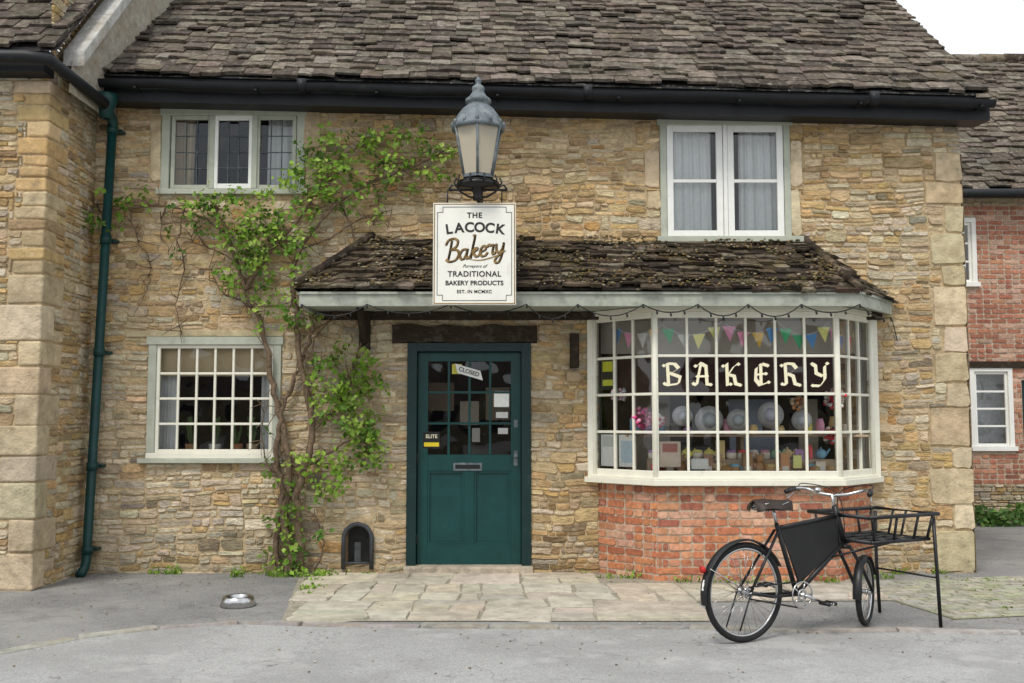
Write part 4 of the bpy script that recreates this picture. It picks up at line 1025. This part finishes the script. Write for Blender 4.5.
hk.build('sign_hooks',[M['black']],sg)
dn=empty('closed_sign'); q=MB()
a,b=F(469,372,Y); q.add([(a-.14,Y-.012,b+.085),(a-.115,Y-.012,b-.01),(a+.14,Y-.012,b-.085),(a+.115,Y-.012,b+.01)],[(0,1,2,3)]); q.build('card',[M['white2']],dn)
t_=text('CLOSED',a,Y-.0135,b,.058,M['ink'],dn,0,.001); t_.rotation_euler=(PI/2,.30,0)
es=empty('door_sticker'); q=MB(); e_=R(423,432,440,448,Y-.01); q.box(e_[0],e_[1],Y-.004,Y-.001,e_[2],e_[3],(.02,.02,.02)); q.box(e_[0]+.01,e_[1]-.01,Y-.0055,Y-.004,e_[2]+.015,e_[2]+.055,(.8,.62,.03)); q.build('card',[M['attr']],es)
text('ELITE',(e_[0]+e_[1])/2,Y-.006,e_[3]-.045,.05,M['letter'],es,0,.001)
q=MB()
for bx,c in (((494,391,509,407),(.85,.85,.8)),((452,364,462,374),(.6,.55,.1)),((496,412,508,418),(.6,.6,.58)),((472,428,480,442),(.16,.16,.14)),((498,428,508,434),(.5,.5,.48))):
    e_=R(*bx,Y+.02); q.box(e_[0],e_[1],Y+.016,Y+.018,e_[2],e_[3],c)
q.build('door_notice',[M['attr']],es)

# string lights
sl=MB()
tot=[(-1.95,-.79,2.57)]
x=-1.95
while x<3.2:
    w_=rng.uniform(.45,.8); x2=min(x+w_,3.22); d=rng.uniform(.05,.14)
    for i in range(1,9):
        t=i/8; tot.append((x+(x2-x)*t,-.79,2.57-d*4*t*(1-t)))
    x=x2
for i in range(1,9): t=i/8; tot.append((3.22+.55*t,-.79+.70*t,2.57-.2*t*(1-t)-.05*t))
sl.tube(tot,.006,5)
for i,p in enumerate(tot[::2]): sl.tube([(p[0],p[1],p[2]),(p[0]+.004,p[1]-.01,p[2]-.035)],[.008,.010],6)
sl.tube([(3.78,-.1,2.5),(3.84,-.06,2.3)],.005,5)
sl.build('string_lights',[M['black']])
db=MB(); a,b=G(238,606)
db.lathe([(.001,.03),(.085,.03),(.10,.075),(.112,.082),(.12,.075),(.145,.004),(.13,.002)],(a,b,.0),24); db.build('dog_bowl',[M['chrome']])

# ================================================================== bicycle
bk=empty('delivery_bicycle')
rx_,ry_=G(745,643); fx_,fy_=G(866,627)
O=Vector((rx_,ry_,0)); fwd=Vector((fx_-rx_,fy_-ry_,0)); WB=fwd.length; fwd.normalize(); lft=Vector((-fwd.y,fwd.x,0))
def B(f,l,z): return O+fwd*f+lft*l+Vector((0,0,z))
def wheel(name,c,dirv,Rw,spokes,tyre=.021):
    w=MB(); ax=Vector((-dirv.y,dirv.x,0)); up=Vector((0,0,1))
    def ring(r,rr,mi,n=40,m=8,o=0):
        w.tube([c+dirv*r*math.cos(2*PI*i/n)+up*r*math.sin(2*PI*i/n)+ax*o for i in range(n)],rr,m,mi=mi,closed=True)
    ring(Rw-tyre,tyre,0,48,10); ring(Rw-tyre*2.1,.010,1,48,6)
    w.tube([c-ax*.045,c+ax*.045],.018,10,mi=1); w.tube([c-ax*.03,c-ax*.026],.032,12,mi=1); w.tube([c+ax*.026,c+ax*.03],.032,12,mi=1); w.tube([c-ax*.075,c+ax*.075],.007,8,mi=1)
    for i in range(spokes):
        t=2*PI*i/spokes; s_=1 if i%2 else -1; t2=t+(.5 if (i//2)%2 else -.5)
        a=c+dirv*.03*math.cos(t2)+up*.03*math.sin(t2)+ax*.028*s_; b=c+(dirv*math.cos(t)+up*math.sin(t))*(Rw-tyre*2.1)
        w.tube([a,b],.0018,4,mi=1)
    w.build(name,[M['rubber'],M['chrome']],bk)
RW=.335; FWR=.245
HA=B(0,0,RW+.004); sd=math.radians(31)
fdir=(fwd*math.cos(sd)+lft*math.sin(sd)).normalized(); fax=Vector((-fdir.y,fdir.x,0))
FC_=B(WB,0,FWR+.010)
wheel('rear_wheel',HA,fwd,RW,32); wheel('front_wheel',FC_,fdir,FWR,28)
fr_=MB()   #0 black 1 chrome 2 leather 3 red 4 white
BBp=B(.47,0,.29); ST=B(.30,0,.78); HT=B(.86,0,.86); HB=B(.93,0,.62)
fr_.tube([BBp,ST],.017,10); fr_.tube([ST-Vector((0,0,.03)),HT-Vector((0,0,.05))],.016,10); fr_.tube([BBp,HB],.019,10); fr_.tube([HT+ (HT-HB)*.1,HB],.023,10)
for s2 in (-1,1):
    fr_.tube([BBp+lft*s2*.03,B(.2,s2*.06,.30),HA+lft*s2*.065],.011,8); fr_.tube([ST+lft*s2*.02-Vector((0,0,.04)),HA+lft*s2*.065],.010,8)
    fr_.tube([HA+lft*s2*.07,B(-.10,s2*.07,.10)],.006,6)
    fr_.tube([HB+fax*s2*.045-Vector((0,0,.03)),HB.lerp(FC_,.5)+fax*s2*.055,FC_+fax*s2*.055],.013,8)
fr_.tube([HB+fax*.05-Vector((0,0,.03)),HB-fax*.05-Vector((0,0,.03))],.016,8)
def guard(c,dirv,r,t0,t1,w,mi=0):
    ax=Vector((-dirv.y,dirv.x,0)); vs=[];fs=[];n=26
    for i in range(n+1):
        t=t0+(t1-t0)*i/n; rad=dirv*math.cos(t)+Vector((0,0,1))*math.sin(t)
        for k_ in range(5):
            u=(k_-2)/2; vs.append(c+rad*(r-.012*u*u)+ax*w*u)
    for i in range(n):
        for k_ in range(4): fs.append((i*5+k_,i*5+k_+1,(i+1)*5+k_+1,(i+1)*5+k_))
    fr_.add(vs,fs,mi=mi,smooth=True)
guard(HA,fwd,RW+.022,math.radians(25),math.radians(190),.034); guard(HA,fwd,RW+.0225,math.radians(163),math.radians(174),.022,4)
guard(FC_,fdir,FWR+.02,math.radians(20),math.radians(185),.032)
for s2 in (-1,1):
    t=math.radians(150); fr_.tube([HA+lft*s2*.06,HA+(fwd*math.cos(t)+Vector((0,0,1))*math.sin(t))*(RW+.02)+lft*s2*.03],.003,5,mi=1)
t=math.radians(153); rp=HA+(fwd*math.cos(t)+Vector((0,0,1))*math.sin(t))*(RW+.045); fr_.tube([rp,rp-fwd*.02],.022,10,mi=3)
SP=B(.265,0,.90); fr_.tube([ST,SP],.013,8,mi=1)
vs=[];fs=[];prof=[(-.17,.04,.0),(-.145,.10,.012),(-.08,.112,.014),(.0,.075,.006),(.07,.034,.0),(.14,.024,.002),(.18,.012,-.008)]
for (f,w,h) in prof:
    for k_ in range(9):
        u=(k_-4)/4; z=-.06*abs(u)**2.2+h; vs.append(SP+fwd*f+lft*w*u+Vector((0,0,z+.045)))
for i in range(len(prof)-1):
    for k_ in range(8): fs.append((i*9+k_,i*9+k_+1,(i+1)*9+k_+1,(i+1)*9+k_))
fr_.add(vs,fs,mi=2,smooth=True)
fr_.add([v-Vector((0,0,.014)) for v in vs],fs,mi=2,smooth=True)
for s2 in (-1,1):
    fr_.tube([SP+fwd*.14+lft*s2*.012+Vector((0,0,.03)),SP+lft*s2*.03+Vector((0,0,-.005)),SP-fwd*.1+lft*s2*.04+Vector((0,0,-.005)),SP-fwd*.14+lft*s2*.05+Vector((0,0,.03))],.005,6,mi=1)
    c=SP-fwd*.11+lft*s2*.06
    hel=[c+Vector((math.cos(t)*.018,math.sin(t)*.018,-.025+.06*t/(6*PI))) for t in [i*.5 for i in range(38)]]; fr_.tube(hel,.004,5,mi=1)
def disc_ring(c,r,rr,mi,n=30): fr_.tube([c+fwd*r*math.cos(2*PI*i/n)+Vector((0,0,1))*r*math.sin(2*PI*i/n) for i in range(n)],rr,6,mi=mi,closed=True)
CR=BBp-lft*.055
disc_ring(CR,.09,.006,1); disc_ring(CR,.035,.008,1); disc_ring(HA-lft*.045,.038,.006,1)
for i in range(5):
    t=2*PI*i/5; d=fwd*math.cos(t)+Vector((0,0,1))*math.sin(t); fr_.tube([CR+d*.03,CR+d*.088],.006,5,mi=1)
fr_.tube([BBp-lft*.08,BBp+lft*.08],.016,10,mi=1)
for z in (.092,-.092): fr_.tube([CR+Vector((0,0,z)),HA-lft*.05+Vector((0,0,z*.42))],.006,5)
ca=math.radians(-20)
for s2 in (-1,1):
    d=(fwd*math.cos(ca)+Vector((0,0,1))*math.sin(ca))*s2; o=BBp-lft*.085*(1 if s2>0 else -1); e=o+d*.165; fr_.tube([o,e],[.012,.009],8,mi=1)
    pl=-lft*(1 if s2>0 else -1); pc=e+pl*.055; fr_.tube([e,e+pl*.11],.006,6,mi=1)
    for q_ in (-1,1): fr_.tube([pc-pl*.045+fwd*.03*q_,pc+pl*.045+fwd*.03*q_],.014,8)
    for q_ in (-.045,.045): fr_.tube([pc+pl*q_-fwd*.035,pc+pl*q_+fwd*.035],.006,6)
stt=HT+(HT-HB).normalized()*.03; top=stt+(HT-HB).normalized()*.07
fr_.tube([stt-Vector((0,0,.03)),top,top+fdir*.05],.012,8,mi=1)
bc=top+fdir*.05
for s2 in (-1,1):
    P=[bc,bc+fax*s2*.10+Vector((0,0,.012)),bc+fax*s2*.20+fdir*.02+Vector((0,0,.04)),bc+fax*s2*.27-fdir*.06+Vector((0,0,.045)),bc+fax*s2*.29-fdir*.17+Vector((0,0,.03))]
    P=smooth(P,5); fr_.tube(P,.012,8,mi=1); fr_.tube([P[-6],P[-3],P[-1]-fdir*.03],.018,10,mi=0)
    fr_.tube([P[-8]-Vector((0,0,.01)),P[-4]-Vector((0,0,.035)),P[-1]-Vector((0,0,.05))],.005,6,mi=1)
    fr_.tube(smooth([P[-8]-Vector((0,0,.02)),P[-8]+fdir*.1+Vector((0,0,.03)),bc+fdir*.12,HB+fdir*.05],5),.004,5)
fr_.ball(bc+fax*.12+Vector((0,0,.035)),.028,.028,.022,mi=1)
R0,R1,Wc=.86,1.58,.27
def loop(z,f0,f1,w,r=.014):
    fr_.tube([B(f0,-w,z),B(f1,-w,z),B(f1,w,z),B(f0,w,z),B(f0,-w,z)],r,8)
loop(.82,R0+.02,R1,Wc+.02); loop(.64,R0+.08,R1-.06,Wc-.02)
for f in (R0+.1,R0+.3,R0+.5,R1-.08):
    for s2 in (-1,1): fr_.tube([B(f,s2*(Wc-.02),.64),B(f+ (f-1.2)*.08,s2*(Wc+.02),.82)],.010,6)
for l_ in (-.12,0,.12):
    fr_.tube([B(R1-.06,l_,.64),B(R1,l_,.82)],.009,6); fr_.tube([B(R0+.08,l_,.64),B(R1-.06,l_,.64)],.010,6)
for f in (R0+.28,R0+.48): fr_.tube([B(f,-Wc+.02,.64),B(f,Wc-.02,.64)],.010,6)
for s2 in (-1,1):
    fr_.tube([B(R0+.08,s2*.1,.64),HB+lft*s2*.015],.010,6); fr_.tube([B(R0+.02,s2*.12,.82),HT+lft*s2*.02-Vector((0,0,.03))],.010,6)
    fr_.tube([B(R0+.45,s2*.2,.64),BBp.lerp(HB,.72)+lft*s2*.02],.009,6)
fr_.tube([B(R1-.03,-Wc,.80),B(R1-.02,-Wc-.01,.4),B(R1-.0,-Wc-.01,.008)],.014,8); fr_.tube([B(R1-.03,Wc,.80),B(R1-.02,Wc+.01,.4),B(R1-.0,Wc+.01,.018)],.014,8)
fr_.tube([B(R1-.02,-Wc-.01,.36),B(R1-.02,Wc+.01,.36)],.008,6)
th_=.006
T0=B(.335,0,.745); T1=B(.860,0,.805); T2=B(.880,0,.60); T3=B(.49,0,.36)
q_=[T0,T1,T2,T3]
fr_.add([p-lft*th_ for p in q_]+[p+lft*th_ for p in q_],[(0,1,2,3),(4,7,6,5),(0,4,5,1),(1,5,6,2),(2,6,7,3),(3,7,4,0)],mi=0)
for a,b in zip(q_,q_[1:]+q_[:1]): fr_.tube([a-lft*.007,b-lft*.007],.004,5,mi=0)
fr_.build('frame',[M['black'],M['chrome'],M['leather'],surf('red_reflector',(.5,.02,.02),.3,10,.05,0),M['white2']],bk)

# ================================================================== camera, light, world
cam=bpy.data.cameras.new('camera'); co=bpy.data.objects.new('camera',cam); bpy.context.scene.collection.objects.link(co)
cam.sensor_width=36; cam.lens=36*FPX/1024; co.location=(0,CAMY,CAMZ); co.rotation_euler=(PI/2+PITCH,0,0); cam.clip_end=500
bpy.context.scene.camera=co
sd_=Vector((-.38,-.72,1.15)).normalized()
sl_=bpy.data.lights.new('sun','SUN'); sl_.energy=2.2; sl_.angle=math.radians(16); sl_.color=(1,.95,.87)
so=bpy.data.objects.new('sun',sl_); bpy.context.scene.collection.objects.link(so); so.rotation_euler=(-sd_).to_track_quat('-Z','Y').to_euler()
w=bpy.data.worlds.new('World'); bpy.context.scene.world=w; w.use_nodes=True; nt=w.node_tree; nt.nodes.clear()
out=N(nt,'ShaderNodeOutputWorld'); sky=N(nt,'ShaderNodeTexSky',sky_type='NISHITA'); sky.sun_disc=False
sky.sun_elevation=math.asin(sd_.z); sky.sun_rotation=math.atan2(sd_.x,sd_.y)
b1=N(nt,'ShaderNodeBackground'); b1.inputs[1].default_value=.12; nt.links.new(sky.outputs[0],b1.inputs[0])
b2=N(nt,'ShaderNodeBackground'); b2.inputs[1].default_value=1.5
tc=N(nt,'ShaderNodeTexCoord'); nf=noise_tex(nt,tc.outputs['Generated'],2.5,4,.55); cf=mapr(nt,nf,.35,.65,0,1)
cc=mixc(nt,cf,(.56,.62,.68),(1,1,1)); nt.links.new(cc,b2.inputs[0])
mx=N(nt,'ShaderNodeMixShader'); mx.inputs[0].default_value=.86
nt.links.new(b1.outputs[0],mx.inputs[1]); nt.links.new(b2.outputs[0],mx.inputs[2]); nt.links.new(mx.outputs[0],out.inputs[0])
sc=bpy.context.scene; sc.view_settings.view_transform='Standard'; sc.view_settings.look='None'; sc.view_settings.exposure=0
